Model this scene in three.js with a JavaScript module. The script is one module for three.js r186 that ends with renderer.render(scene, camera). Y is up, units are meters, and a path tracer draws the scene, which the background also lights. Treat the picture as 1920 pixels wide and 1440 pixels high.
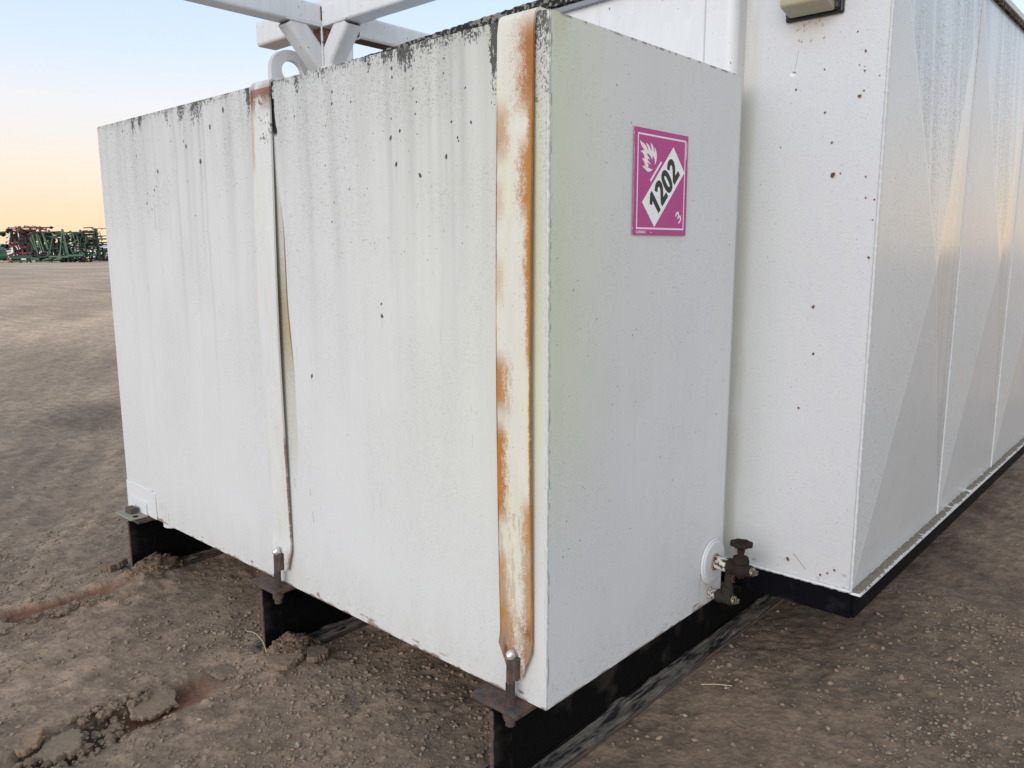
import * as THREE from 'three';
import { mergeGeometries, mergeVertices, toCreasedNormals } from 'three/addons/utils/BufferGeometryUtils.js';
import { RoundedBoxGeometry } from 'three/addons/geometries/RoundedBoxGeometry.js';

// ---------------------------------------------------------------- camera, sky, sun, exposure
const V = (x, y, z) => new THREE.Vector3(x, y, z);
const scene = new THREE.Scene();
const camera = new THREE.PerspectiveCamera(51.62, 4 / 3, 0.02, 6000);
camera.position.set(1.0886, 1.3178, 1.3283);
camera.quaternion.setFromRotationMatrix(new THREE.Matrix4().makeBasis(
  V(0.74402, -0.0026, -0.66815), V(-0.1085, 0.98625, -0.12466), V(0.65928, 0.16525, 0.73351)));
scene.add(camera);

const SUN = V(0.24, 0.2, 0.95).normalize();
const lerp = (a, b, t) => a + (b - a) * t;
const clamp = (v, a = 0, b = 1) => Math.min(b, Math.max(a, v));
const smooth = (a, b, v) => { const t = clamp((v - a) / (b - a)); return t * t * (3 - 2 * t); };
{
  const W = 1024, H = 512, d = new Float32Array(W * H * 4);
  const stops = [[0, 0.93, 0.68, 0.42], [2.5, 0.92, 0.72, 0.5], [5.5, 0.88, 0.79, 0.69], [9, 0.8, 0.81, 0.84], [13, 0.64, 0.76, 0.9], [18, 0.54, 0.69, 0.86], [35, 0.47, 0.58, 0.72], [90, 0.4, 0.48, 0.58]];
  for (let j = 0; j < H; j++) {
    const el = ((j + 0.5) / H - 0.5) * 180, e = Math.max(0, el);
    let k = 0; while (k < stops.length - 2 && stops[k + 1][0] < e) k++;
    const a = stops[k], b = stops[k + 1], t = clamp((e - a[0]) / (b[0] - a[0]));
    for (let i = 0; i < W; i++) {
      const az = ((i + 0.5) / W - 0.5) * 2 * Math.PI, y = Math.sin(el * Math.PI / 180), c = Math.cos(el * Math.PI / 180);
      const s = Math.max(0, (c * Math.cos(az) * SUN.x + y * SUN.y + c * Math.sin(az) * SUN.z));
      const back = Math.max(0, c * (0.2 * Math.cos(az) - 0.98 * Math.sin(az))), g = 1.06 + 0.36 * Math.pow(s, 2.2) + 0.3 * back * back * (0.5 + 0.5 * Math.exp(-e / 9)), o = (j * W + i) * 4;
      for (let q = 0; q < 3; q++) d[o + q] = lerp(a[q + 1], b[q + 1], t) * g * lerp(0.94, [0.95, 0.94, 0.92][q], s);
      d[o + 3] = 1;
    }
  }
  const t = new THREE.DataTexture(d, W, H, THREE.RGBAFormat, THREE.FloatType);
  t.mapping = THREE.EquirectangularReflectionMapping; t.magFilter = t.minFilter = THREE.LinearFilter; t.needsUpdate = true;
  scene.background = t; scene.environment = t;
}
const sun = new THREE.DirectionalLight(new THREE.Color(1, 0.965, 0.95), 1.85);
sun.position.copy(SUN).multiplyScalar(20); sun.castShadow = true; sun.shadow.radius = 85;
Object.assign(sun.shadow.camera, { left: -8, right: 8, top: 8, bottom: -8, near: 1, far: 60 });
sun.shadow.mapSize.set(2048, 2048);
scene.add(sun, sun.target);
const renderer = new THREE.WebGLRenderer({ antialias: true });
renderer.setSize(1024, 768);
renderer.toneMapping = THREE.LinearToneMapping;
renderer.toneMappingExposure = 1.14;
renderer.shadowMap.enabled = true;

// ---------------------------------------------------------------- helpers
let seed = 7;
const rnd = () => { seed = (seed + 0x6D2B79F5) | 0; let t = Math.imul(seed ^ (seed >>> 15), 1 | seed); t = (t + Math.imul(t ^ (t >>> 7), 61 | t)) ^ t; return ((t ^ (t >>> 14)) >>> 0) / 4294967296; };
const rr = (a, b) => a + (b - a) * rnd();
const NT = new Float32Array(65536); for (let i = 0; i < 65536; i++) NT[i] = rnd();
function vn(x, y) { // value noise 0..1, repeats every 256
  let xi = Math.floor(x), yi = Math.floor(y); const fx = x - xi, fy = y - yi, u = fx * fx * (3 - 2 * fx), v = fy * fy * (3 - 2 * fy);
  xi &= 255; yi &= 255; const x1 = (xi + 1) & 255, y1 = ((yi + 1) & 255) << 8; yi <<= 8;
  const a = NT[yi + xi], b = NT[yi + x1], c = NT[y1 + xi], d = NT[y1 + x1];
  return a + (b - a) * u + (c - a + (a - b - c + d) * u) * v;
}
function fbm(x, y, o = 4) { let s = 0, a = 0.5, n = 0; for (let i = 0; i < o; i++) { s += a * vn(x, y); n += a; a *= 0.5; x = x * 2.03 + 17.3; y = y * 2.03 + 9.1; } return s / n; }
const toS = (c) => { c = clamp(c); return 255 * (c <= 0.0031308 ? 12.92 * c : 1.055 * Math.pow(c, 1 / 2.4) - 0.055); };
const L = (r, g, b) => [r, g, b].map((c) => { c /= 255; return c <= 0.04045 ? c / 12.92 : Math.pow((c + 0.055) / 1.055, 2.4); });
const SRGB = new Uint8Array(4097); for (let i = 0; i <= 4096; i++) SRGB[i] = toS(i / 4096);
// a painted surface: linear colours on a grid that covers x0..x1, y0..y1 in metres
class Paint {
  constructor(w, h, x0, x1, y0, y1) { Object.assign(this, { w, h, x0, x1, y0, y1, sx: w / (x1 - x0), sy: h / (y1 - y0), d: new Float32Array(w * h * 3) }); }
  fill(f) { const c = [0, 0, 0]; for (let j = 0; j < this.h; j++) { const y = this.y0 + (j + 0.5) / this.sy; for (let i = 0; i < this.w; i++) { f(this.x0 + (i + 0.5) / this.sx, y, c); const o = (j * this.w + i) * 3; this.d[o] = c[0]; this.d[o + 1] = c[1]; this.d[o + 2] = c[2]; } } return this; }
  over(x0, x1, y0, y1, col, f) { // f gives the cover 0..1
    const i0 = Math.max(0, Math.floor((x0 - this.x0) * this.sx)), i1 = Math.min(this.w - 1, Math.ceil((x1 - this.x0) * this.sx));
    const j0 = Math.max(0, Math.floor((y0 - this.y0) * this.sy)), j1 = Math.min(this.h - 1, Math.ceil((y1 - this.y0) * this.sy));
    for (let j = j0; j <= j1; j++) for (let i = i0; i <= i1; i++) {
      const a = clamp(f(this.x0 + (i + 0.5) / this.sx, this.y0 + (j + 0.5) / this.sy)); if (a <= 0) continue;
      const o = (j * this.w + i) * 3; for (let q = 0; q < 3; q++) this.d[o + q] += (col[q] - this.d[o + q]) * a;
    }
    return this;
  }
  blob(x, y, r, col, a = 1, stretch = 1.25) {
    const ph = rnd() * 99, lean = rr(-0.3, 0.3);
    return this.over(x - r * 2, x + r * 2, y - r * 2.4, y + r * 2.4, col, (X, Y) => {
      const dx = (X - x) - (Y - y) * lean, dy = (Y - y) / stretch, q = Math.hypot(dx, dy) / r, an = Math.atan2(dy, dx);
      return a * smooth(1.12, 0.72, q + 0.55 * (vn(ph + Math.cos(an) * 1.7, ph + Math.sin(an) * 1.7) - 0.5));
    });
  }
  scratch(x0, y0, x1, y1, w, col, a = 0.8) {
    const dx = x1 - x0, dy = y1 - y0, l2 = dx * dx + dy * dy;
    return this.over(Math.min(x0, x1) - w, Math.max(x0, x1) + w, Math.min(y0, y1) - w, Math.max(y0, y1) + w, col, (X, Y) => {
      const t = clamp(((X - x0) * dx + (Y - y0) * dy) / l2); return a * smooth(w, w * 0.3, Math.hypot(X - x0 - dx * t, Y - y0 - dy * t));
    });
  }
  texture(wrap) {
    const n = this.w * this.h, b = new Uint8Array(n * 4);
    for (let i = 0; i < n; i++) { for (let q = 0; q < 3; q++) b[i * 4 + q] = SRGB[(clamp(this.d[i * 3 + q]) * 4096) | 0]; b[i * 4 + 3] = 255; }
    return finish(new THREE.DataTexture(b, this.w, this.h), true, wrap);
  }
}
function finish(t, color, wrap) {
  t.magFilter = THREE.LinearFilter; t.minFilter = THREE.LinearMipmapLinearFilter; t.generateMipmaps = true; t.anisotropy = 8;
  t.wrapS = t.wrapT = wrap ? THREE.RepeatWrapping : THREE.ClampToEdgeWrapping;
  if (color) t.colorSpace = THREE.SRGBColorSpace; t.needsUpdate = true; return t;
}
function grey(w, h, f, wrap = true) {
  const b = new Uint8Array(w * h * 4);
  for (let j = 0; j < h; j++) for (let i = 0; i < w; i++) { const v = clamp(f(i, j)) * 255, o = (j * w + i) * 4; b[o] = b[o + 1] = b[o + 2] = v; b[o + 3] = 255; }
  return finish(new THREE.DataTexture(b, w, h), false, wrap);
}
const mat = (o) => new THREE.MeshStandardMaterial({ roughness: 0.6, ...o });
const rgb = (r, g, b) => new THREE.Color().setRGB(r, g, b);
const used = {};
function numbered(n) { const k = used[n] = (used[n] ?? -1) + 1; return k ? n + '_' + String(k).padStart(3, '0') : n; }
function tag(o, label, category, group, kind) { Object.assign(o.userData, { label, category }); if (group) o.userData.group = group; if (kind) o.userData.kind = kind; return o; }
function thing(name, label, category, p = [0, 0, 0], turn = 0, group) { const g = new THREE.Group(); g.name = numbered(name); g.position.set(...p); g.rotation.y = turn; scene.add(g); return tag(g, label, category, group); }
function clean(g) { g = g.index ? g.toNonIndexed() : g; for (const k of Object.keys(g.attributes)) if (!['position', 'normal', 'uv'].includes(k)) g.deleteAttribute(k); return g; }
const EACH = new Set(['weld', 'screw', 'hydraulic_rod', 'strut', 'fillet', 'base_channel', 'shanks', 'roof', 'drawbar']);
// texture coordinates in metres, from the side each face looks to
function metric(g) {
  g = g.index ? g.toNonIndexed() : g; const p = g.attributes.position, n = g.attributes.normal, uv = new Float32Array(p.count * 2), e = g.boundingBox ?? (g.computeBoundingBox(), g.boundingBox), s = e.getSize(V(0, 0, 0)), lx = s.x > s.y && s.x > s.z, lz = s.z > s.y && s.z > s.x;
  for (let i = 0; i < p.count; i++) { const ax = Math.abs(n.getX(i)), ay = Math.abs(n.getY(i)), az = Math.abs(n.getZ(i)), x = p.getX(i), y = p.getY(i), z = p.getZ(i); const [u, v] = ax >= ay && ax >= az ? [z, y] : ay >= az ? (lx || !lz ? [x, z + 0.37] : [z, x + 0.37]) : [x + 0.61, y]; uv[i * 2] = u; uv[i * 2 + 1] = v; }
  g.setAttribute('uv', new THREE.BufferAttribute(uv, 2)); return g;
}
function part(name, geos, m, parent, label) {
  if (parent && Array.isArray(geos) && EACH.has(name)) { let o; for (const g of geos) o = part(name === 'shanks' ? 'shank' : name, g, m, parent, label); return o; }
  const list = (Array.isArray(geos) ? geos : [geos]).map((q) => m.userData.metric ? metric(q) : q), g = list.length > 1 ? mergeGeometries(list.map(clean)) : list[0];
  const o = new THREE.Mesh(g, m); o.name = parent ? name : numbered(name); (parent ?? scene).add(o); if (label) o.userData.label = label; return o;
}
const box = (w, h, d, x = 0, y = 0, z = 0) => new THREE.BoxGeometry(w, h, d).translate(x, y, z);
const rbox = (w, h, d, r, x = 0, y = 0, z = 0, s = 2) => new RoundedBoxGeometry(w, h, d, s, r).translate(x, y, z);
const cyl = (r0, r1, h, x, y, z, n = 20) => new THREE.CylinderGeometry(r0, r1, h, n).translate(x, y, z);
function along(g, a, b) { // turn a shape that lies along +y about the origin so that it runs from a to b (centre to centre)
  const d = b.clone().sub(a), q = new THREE.Quaternion().setFromUnitVectors(V(0, 1, 0), d.clone().normalize());
  return g.applyQuaternion(q).translate((a.x + b.x) / 2, (a.y + b.y) / 2, (a.z + b.z) / 2);
}
const bar = (a, b, t, u = t) => along(new THREE.BoxGeometry(t, a.distanceTo(b), u), a, b);
const rod = (a, b, r, n = 10) => along(new THREE.CylinderGeometry(r, r, a.distanceTo(b), n), a, b);
function roundRect(w, h, r) { const s = new THREE.Shape(), x = -w / 2, y = -h / 2; s.moveTo(x + r, y); s.lineTo(x + w - r, y); s.absarc(x + w - r, y + r, r, -Math.PI / 2, 0); s.lineTo(x + w, y + h - r); s.absarc(x + w - r, y + h - r, r, 0, Math.PI / 2); s.lineTo(x + r, y + h); s.absarc(x + r, y + h - r, r, Math.PI / 2, Math.PI); s.lineTo(x, y + r); s.absarc(x + r, y + r, r, Math.PI, Math.PI * 1.5); return s; }
// a square steel tube from a to b; width w, corner radius r, wall of its open end visible
function sqTube(a, b, w, r = 0.013, side = V(1, 0, 0)) {
  const len = a.distanceTo(b), s = roundRect(w, w, r), hole = roundRect(w - 0.014, w - 0.014, r * 0.6);
  s.holes.push(hole);
  const g = new THREE.ExtrudeGeometry(s, { depth: len, bevelEnabled: false, curveSegments: 5 });
  const d = b.clone().sub(a).normalize(), x = side.clone().addScaledVector(d, -side.dot(d)).normalize(), y = d.clone().cross(x);
  return g.applyMatrix4(new THREE.Matrix4().makeBasis(x, y, d)).translate(a.x, a.y, a.z);
}
// a weld bead: a thin lumpy tube
function bead(a, b, r, n = 0) {
  const len = a.distanceTo(b); n = n || Math.ceil(len / 0.006); const g = new THREE.CylinderGeometry(r, r, len, 7, n, true), p = g.attributes.position;
  for (let i = 0; i < p.count; i++) { const k = 0.75 + 0.5 * vn(p.getY(i) * 90 + 3, p.getX(i) * 50 + 7) + 0.1 * Math.sin(p.getY(i) * 700 + 5 * vn(p.getY(i) * 40, 2)); p.setX(i, p.getX(i) * k); p.setZ(i, p.getZ(i) * k); }
  g.computeVertexNormals(); return along(g, a, b);
}

// ---------------------------------------------------------------- shared surfaces
const WHITE = [0.8, 0.8, 0.8];
const orange = grey(256, 256, (i, j) => 0.5 * fbm(i / 8, j / 8, 3) + 0.5 * fbm(i / 64, j / 64, 2)); // paint skin
const skin = (rx, ry) => { const t = orange.clone(); t.repeat.set(rx, ry); t.needsUpdate = true; return t; };
// white paint with specks and a few rusty nicks, 0.5 m square, for tubes and small steel
const paintTex = new Paint(512, 512, 0, 0.5, 0, 0.5).fill((x, y, c) => {
  const n = fbm(x * 32, y * 8 + 40, 3), k = fbm(x * 512, y * 512, 1), f = 0.93 + 0.1 * n;
  c[0] = 0.68 * f; c[1] = 0.68 * f; c[2] = 0.68 * f; if (k > 0.93) { c[0] *= 0.55; c[1] *= 0.52; c[2] *= 0.5; }
});
for (let i = 0; i < 26; i++) paintTex.blob(rr(0.02, 0.48), rr(0.02, 0.48), rr(0.001, 0.0035), i % 3 ? [0.05, 0.045, 0.04] : [0.16, 0.06, 0.03], 0.9, rr(1, 2));
for (let i = 0; i < 8; i++) { const x = rr(0.03, 0.47), y = rr(0.1, 0.4); paintTex.over(x - 0.01, x + 0.01, y - 0.09, y, [0.45, 0.28, 0.14], (X, Y) => 0.28 * smooth(0.008, 0, Math.abs(X - x)) * smooth(y - 0.09, y, Y) * fbm(X * 400, Y * 40, 2)); }
const white = mat({ map: paintTex.texture(true), roughness: 0.5, bumpMap: orange, bumpScale: 0.0006 });
{ white.map.repeat.set(2, 2); }
const bare = mat({ color: rgb(0.68, 0.68, 0.675), roughness: 0.5 });
// dark rusty steel
const rustTex = new Paint(512, 512, 0, 0.5, 0, 0.5).fill((x, y, c) => {
  const n = fbm(x * 30, y * 30, 5), m = fbm(x * 120 + 5, y * 120, 3), t = smooth(0.35, 0.65, n);
  c[0] = lerp(0.06, 0.12, t) * (0.6 + 0.8 * m); c[1] = lerp(0.052, 0.07, t) * (0.6 + 0.8 * m); c[2] = lerp(0.05, 0.05, t) * (0.6 + 0.8 * m);
}).texture(true);
rustTex.repeat.set(2, 2);
const rustBump = grey(256, 256, (i, j) => fbm(i / 6, j / 6, 4));
const rust = mat({ map: rustTex, roughness: 0.85, bumpMap: rustBump, bumpScale: 0.0015 });
// black painted steel, dusty
const blackTex = new Paint(512, 512, 0, 1, 0, 1).fill((x, y, c) => {
  const n = fbm(x * 14, y * 14, 5), d = smooth(0.58, 0.85, n) * 0.3 + 0.05 * fbm(x * 200, y * 200, 2), q = 0.004;
  c[0] = lerp(q, 0.1, d); c[1] = lerp(q, 0.085, d); c[2] = lerp(q * 1.15, 0.07, d);
}).texture(true);
const black = new THREE.MeshPhysicalMaterial({ specularIntensity: 0.12, map: blackTex, roughness: 0.7, bumpMap: rustBump, bumpScale: 0.0008 });
// mud-smeared bottom flange: black paint under dry streaks of mud, long along v
const mudFlangeTex = new Paint(256, 2048, 0, 0.154, 0, 4).fill((x, y, c) => {
  const n = fbm(x * 60, y * 13 + 30, 5), s = fbm(x * 260 + 9, y * 60, 3), t = smooth(0.34, 0.6, n * 0.75 + s * 0.3 + 0.02 + 0.1 * (fbm(x * 20, y * 2.5, 2) - 0.5));
  const g = 0.75 + 0.5 * fbm(x * 300, y * 160, 3);
  c[0] = lerp(0.014, 0.21 * g, t); c[1] = lerp(0.014, 0.178 * g, t); c[2] = lerp(0.016, 0.142 * g, t);
}).texture(true);
const mudFlange = mat({ map: mudFlangeTex, roughness: 0.8, bumpMap: rustBump, bumpScale: 0.003 });

for (const m of [white, rust, black]) m.userData.metric = true;
// ---------------------------------------------------------------- ground
const TAU = Math.PI * 2;
const BEAMS = [-2.155, -1.142, -0.116];
// groove dug by a beam as the skid was dragged: returns [depth, wet] at x, z
function groove(x, z, cx, z0, z1, hw, deep) {
  if (z < z0 - 0.15 || z > z1 + 0.25 || Math.abs(x - cx) > 0.3) return [0, 0, 0];
  const wob = 0.035 * (fbm(z * 7 + cx * 9, 3.3, 3) - 0.5), ed = 0.045 * (fbm(x * 24, z * 24, 4) - 0.5), dx = Math.abs(x - cx - wob) + ed;
  const al = smooth(z0 - 0.1, z0 + 0.08, z) * (1 - smooth(z1 - 0.05, z1 + 0.12, z + ed * 3));
  const inn = smooth(hw, hw - 0.022, dx) * al, rim = Math.exp(-Math.pow((dx - hw - 0.02) / 0.018, 2)) * al;
  return [inn * deep, inn, rim];
}
function fine(x, z) {
  // slow swells, then long ridges along the drag direction, then crumbs
  const r = Math.hypot(x - 1, z - 1);
  let h = 0.02 * (fbm(x * 1.3 + 50, z * 1.3, 3) - 0.5) * smooth(0.5, 2, r);
  h += 0.05 * (fbm(x * 0.25 + 9, z * 0.25 + 4, 3) - 0.5) * smooth(3, 12, r);
  const drag = smooth(-3.4, -2.6, x) * smooth(-0.5, 0.1, z) + 0.25;
  const w = 0.05 * (fbm(x * 5, z * 5, 2) - 0.5);
  h += (0.017 * (Math.abs(fbm((x + w) * 20, z * 1.7 + 20, 3) - 0.5) * 2 - 0.3)) * Math.min(1, drag);
  h += 0.01 * (fbm(x * 16 + 3, z * 16 + 8, 4) - 0.5);
  h += 0.009 * (fbm(x * 50, z * 50, 2) - 0.5) * smooth(0.35, 0.6, fbm(x * 4 + 1, z * 4, 2) + 0.1);
  // wheel tracks further out
  const u = x * 0.83 + z * 0.55, v = -x * 0.55 + z * 0.83;
  h += 0.03 * (fbm(u * 0.25 + 3, v * 2.2 + 7, 4) - 0.5) * smooth(2.2, 4.5, r) * smooth(90, 25, r);
  h += 0.022 * (0.3 - Math.abs(fbm(u * 0.7 + 13, v * 6 + 17 + fbm(u, v, 2), 3) - 0.5) * 2) * smooth(2, 3.6, r) * smooth(0.35, 0.6, fbm(u * 0.5, v * 0.7 + 9, 2)) * smooth(40, 12, r);
  return h;
}
const G1 = [BEAMS[0] + 0.09, 0.14, 0.6, 0.07, 0.016], G2 = [BEAMS[1] + 0.02, 0.26, 0.8, 0.075, 0.03];
const PIT = (x, z) => Math.exp(-(Math.pow((x + 1.13) / 0.085, 2) + Math.pow((z - 0.66) / 0.1, 2)));
function ground(x, z) {
  let h = fine(x, z);
  const a = groove(x, z, ...G1), b = groove(x, z, ...G2), q = fbm(x * 34, z * 34, 3) - 0.4;
  const flat = Math.max(a[1], b[1] * 0.8); h *= 1 - 0.6 * flat;
  h += -a[0] - b[0] + (a[2] + b[2]) * (0.003 + 0.05 * Math.max(0, q));
  h -= 0.035 * PIT(x, z) * (0.6 + 1.2 * fbm(x * 40, z * 40, 3));
  // earth pushed up against the beam ends
  for (const [cx, cz, r, k] of [[-2.07, 0.05, 0.13, 0.03], [-1.06, 0.06, 0.12, 0.03]]) { const d = Math.hypot(x - cx, z - cz) / r; if (d < 2) h += k * Math.exp(-d * d) * (0.5 + fbm(x * 30, z * 30, 3)); }
  return h;
}
function axis(lo, hi, step, far) { // fine in the middle, coarser outward; slowly at first on the side that is seen
  const a = []; for (let v = lo; v <= hi; v += step) a.push(v);
  let s = step, v = a[a.length - 1]; while (v < far) { s *= 1.09; v += s; a.push(v); }
  s = step; v = lo; while (v > -far) { s *= s < 0.2 ? 1.022 : 1.07; v -= s; a.unshift(v); }
  return a;
}
{
  const X = axis(-2.9, 1.1, 0.011, 3000), Z = axis(-1.9, 1.0, 0.011, 3000), nx = X.length, nz = Z.length;
  const p = new Float32Array(nx * nz * 3), uv = new Float32Array(nx * nz * 2), col = new Float32Array(nx * nz * 3), idx = new Uint32Array((nx - 1) * (nz - 1) * 6);
  for (let j = 0; j < nz; j++) for (let i = 0; i < nx; i++) {
    const x = X[i], z = Z[j], o = j * nx + i, r = Math.hypot(x - 1.09, z - 1.33);
    p[o * 3] = x; p[o * 3 + 1] = r > 400 ? 0 : ground(x, z); p[o * 3 + 2] = z; uv[o * 2] = x / 2.4; uv[o * 2 + 1] = z / 2.4;
    // near-to-far light put into the earth colour: dimmer by the skid, lighter outward
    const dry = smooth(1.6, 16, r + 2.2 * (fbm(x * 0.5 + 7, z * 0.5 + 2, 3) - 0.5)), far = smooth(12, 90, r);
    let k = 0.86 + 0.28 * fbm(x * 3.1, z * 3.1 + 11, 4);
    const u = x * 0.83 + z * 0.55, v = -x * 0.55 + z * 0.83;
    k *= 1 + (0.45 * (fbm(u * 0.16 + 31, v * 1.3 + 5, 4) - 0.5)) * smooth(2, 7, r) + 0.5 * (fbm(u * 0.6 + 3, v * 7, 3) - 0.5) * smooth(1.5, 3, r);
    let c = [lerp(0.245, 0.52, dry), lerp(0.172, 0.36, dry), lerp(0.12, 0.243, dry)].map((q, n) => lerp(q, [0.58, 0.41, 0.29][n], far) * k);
    const sideShade = smooth(-0.15, 0.05, x) * smooth(0.2, -0.1, z) * smooth(9, 2, r); c = c.map((q, n) => q * (1 - sideShade * [0.2, 0.23, 0.27][n]));  // packed mud right of the tank, with the shade there painted in
    const a = groove(x, z, ...G1), b = groove(x, z, ...G2), red = fbm(x * 12 + 4, z * 3, 3);
    const wet = a[1] * smooth(0.38, 0.55, red + 0.12) + b[1] * smooth(0.42, 0.56, red + 0.06) * smooth(0.62, 0.5, z);
    c = c.map((q, n) => lerp(q, [0.19, 0.082, 0.048][n], clamp(wet) * 0.9));
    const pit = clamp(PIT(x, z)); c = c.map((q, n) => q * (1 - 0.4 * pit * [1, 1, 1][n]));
    const pat = Math.pow((x + 5.6) / 0.75, 2) + Math.pow((z + 1.15) / 0.4, 2); c = c.map((q) => q * (1 - 0.38 * smooth(1.3, 0.3, pat + 0.8 * (fbm(x * 4, z * 4, 3) - 0.5))));
    if (r < 6 && x < -0.1) { const rg = fbm((x + 0.05 * (fbm(x * 5, z * 5, 2) - 0.5)) * 26, z * 1.6 + 20, 4); k = 1 + 0.55 * (rg - 0.5) * smooth(-0.5, 0.15, z + 0.25 * (fbm(x * 3, z * 3, 2) - 0.5)) * smooth(-4.5, -2.8, x); c = c.map((q) => q * k); }  // ridge shading strengthened by streaks painted into the colour
    const fine2 = smooth(-0.006, 0.01, p[o * 3 + 1]); c = c.map((q) => q * (0.86 + 0.2 * fine2));  // hollows painted darker and crests lighter to deepen the relief shade
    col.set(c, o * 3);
  }
  let t = 0; for (let j = 0; j < nz - 1; j++) for (let i = 0; i < nx - 1; i++) { const a = j * nx + i; idx[t++] = a; idx[t++] = a + nx; idx[t++] = a + 1; idx[t++] = a + 1; idx[t++] = a + nx; idx[t++] = a + nx + 1; }
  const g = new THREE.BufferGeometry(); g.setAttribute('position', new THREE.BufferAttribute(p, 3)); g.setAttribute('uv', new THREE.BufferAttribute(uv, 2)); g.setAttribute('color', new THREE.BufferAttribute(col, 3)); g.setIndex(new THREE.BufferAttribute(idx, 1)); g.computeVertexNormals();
  // earth grain: tiles every 2.4 m
  const N = 1536, bump = new Float32Array(N * N), per = (i, j, f, o) => { // periodic noise: f cells per tile, f divides 256
    let s = 0, a = 0.5, n = 0; for (let q = 0; q < o; q++) { const sc = f / N; const x = i * sc, y = j * sc; let xi = Math.floor(x), yi = Math.floor(y); const fx = x - xi, fy = y - yi, u = fx * fx * (3 - 2 * fx), v = fy * fy * (3 - 2 * fy); const x0 = xi % f, x1 = (xi + 1) % f, y0 = yi % f, y1 = (yi + 1) % f; const h = (A, B) => NT[((B * 131 + q * 37) & 255) * 256 + ((A * 7 + B * 13 + q * 91) & 255)] ; const aa = h(x0, y0), bb = h(x1, y0), cc = h(x0, y1), dd = h(x1, y1); s += a * (aa + (bb - aa) * u + (cc - aa + (aa - bb - cc + dd) * u) * v); n += a; a *= 0.62; f *= 2; } return s / n; };
  const bytes = new Uint8Array(N * N * 4);
  for (let j = 0; j < N; j++) for (let i = 0; i < N; i++) {
    const b = per(i, j, 48, 5), s = per(i + 300, j, 256, 2), q = b * 0.7 + s * 0.3; bump[j * N + i] = q;
    const v = 0.66 + 0.62 * smooth(0.2, 0.8, q), o = (j * N + i) * 4, light = s > 0.8 ? 1.22 : 1;
    bytes[o] = SRGB[(clamp(0.72 * v * light) * 4096) | 0]; bytes[o + 1] = SRGB[(clamp(0.715 * v * light) * 4096) | 0]; bytes[o + 2] = SRGB[(clamp(0.71 * v * light) * 4096) | 0]; bytes[o + 3] = 255;
  }
  const map = finish(new THREE.DataTexture(bytes, N, N), true, true), bm = grey(N, N, (i, j) => bump[j * N + i]);
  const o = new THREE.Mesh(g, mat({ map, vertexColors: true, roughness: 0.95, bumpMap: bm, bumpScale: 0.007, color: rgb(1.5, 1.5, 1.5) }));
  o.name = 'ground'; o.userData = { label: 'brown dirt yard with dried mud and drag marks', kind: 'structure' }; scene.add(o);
}
// crumbs and pebbles lying on the earth
function stoneGeo(k, rough = 0.35) { const g = mergeVertices(new THREE.IcosahedronGeometry(1, 1).deleteAttribute('uv').deleteAttribute('normal')), p = g.attributes.position; for (let i = 0; i < p.count; i++) { const f = 1 + rough * (vn(p.getX(i) * 1.7 + k * 13, p.getY(i) * 1.7 + p.getZ(i) * 2.3 + k) - 0.5) * 2; p.setXYZ(i, p.getX(i) * f, p.getY(i) * f * 0.7, p.getZ(i) * f * 0.9); } g.computeVertexNormals(); return g; }
{
  const m = mat({ roughness: 0.9 }), M = new THREE.Matrix4(), Q = new THREE.Quaternion(), E3 = new THREE.Euler(), C = new THREE.Color();
  for (let k = 0; k < 3; k++) {
    const n = 14000, im = new THREE.InstancedMesh(stoneGeo(k, 0.5), m, n); let c = 0, tries = 0;
    while (c < n && tries++ < 400000) {
      const near = rnd() < 0.72, x = near ? rr(-3, 1.1) : rr(-9, 2), z = near ? rr(-1.9, 1.0) : rr(-6, 1.5);
      const left = smooth(-1.7, -0.5, x) * smooth(-0.4, 0.1, z), right = smooth(0.25, 0.6, x), f = fbm(x * 2.2 + 5, z * 2.2, 3), s0 = fbm(x * 9, z * 9, 2);
      if (rnd() > smooth(0.4, 0.75, f * 0.6 + s0 * 0.4) * 0.9 + 0.12 + 0.35 * left + 0.25 * right) continue;
      if (x > -0.2 && x < 0.5 && z < 0 && rnd() < 0.75 - 1.2 * Math.max(0, x - 0.2)) continue;
      if (groove(x, z, ...G1)[1] > 0.4 || groove(x, z, ...G2)[1] > 0.4) continue;
      const r = Math.pow(rnd(), 5) * 0.006 + rr(0.001, 0.0026);
      Q.setFromEuler(E3.set(rr(-0.5, 0.5), rr(0, TAU), rr(-0.5, 0.5)));
      M.compose(V(x, ground(x, z) + r * 0.25, z), Q, V(r * rr(0.8, 1.4), r * rr(0.6, 1), r * rr(0.8, 1.2))); im.setMatrixAt(c, M);
      const t = rnd(), b = rr(0.75, 1.25); if (t > 0.97) C.setRGB(0.34 * b, 0.3 * b, 0.24 * b); else if (t > 0.93) C.setRGB(0.26 * b, 0.175 * b, 0.115 * b); else C.setRGB(0.255 * b, 0.185 * b, 0.132 * b);
      im.setColorAt(c++, C);
    }
    im.count = c; im.name = numbered('pebbles'); tag(im, ['fine grey pebbles scattered over the dirt yard', 'small brown pebbles and crumbs on the dirt yard', 'little angular stones strewn over the dirt yard'][k], 'pebbles', null, 'stuff'); scene.add(im);
  }
}

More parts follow.
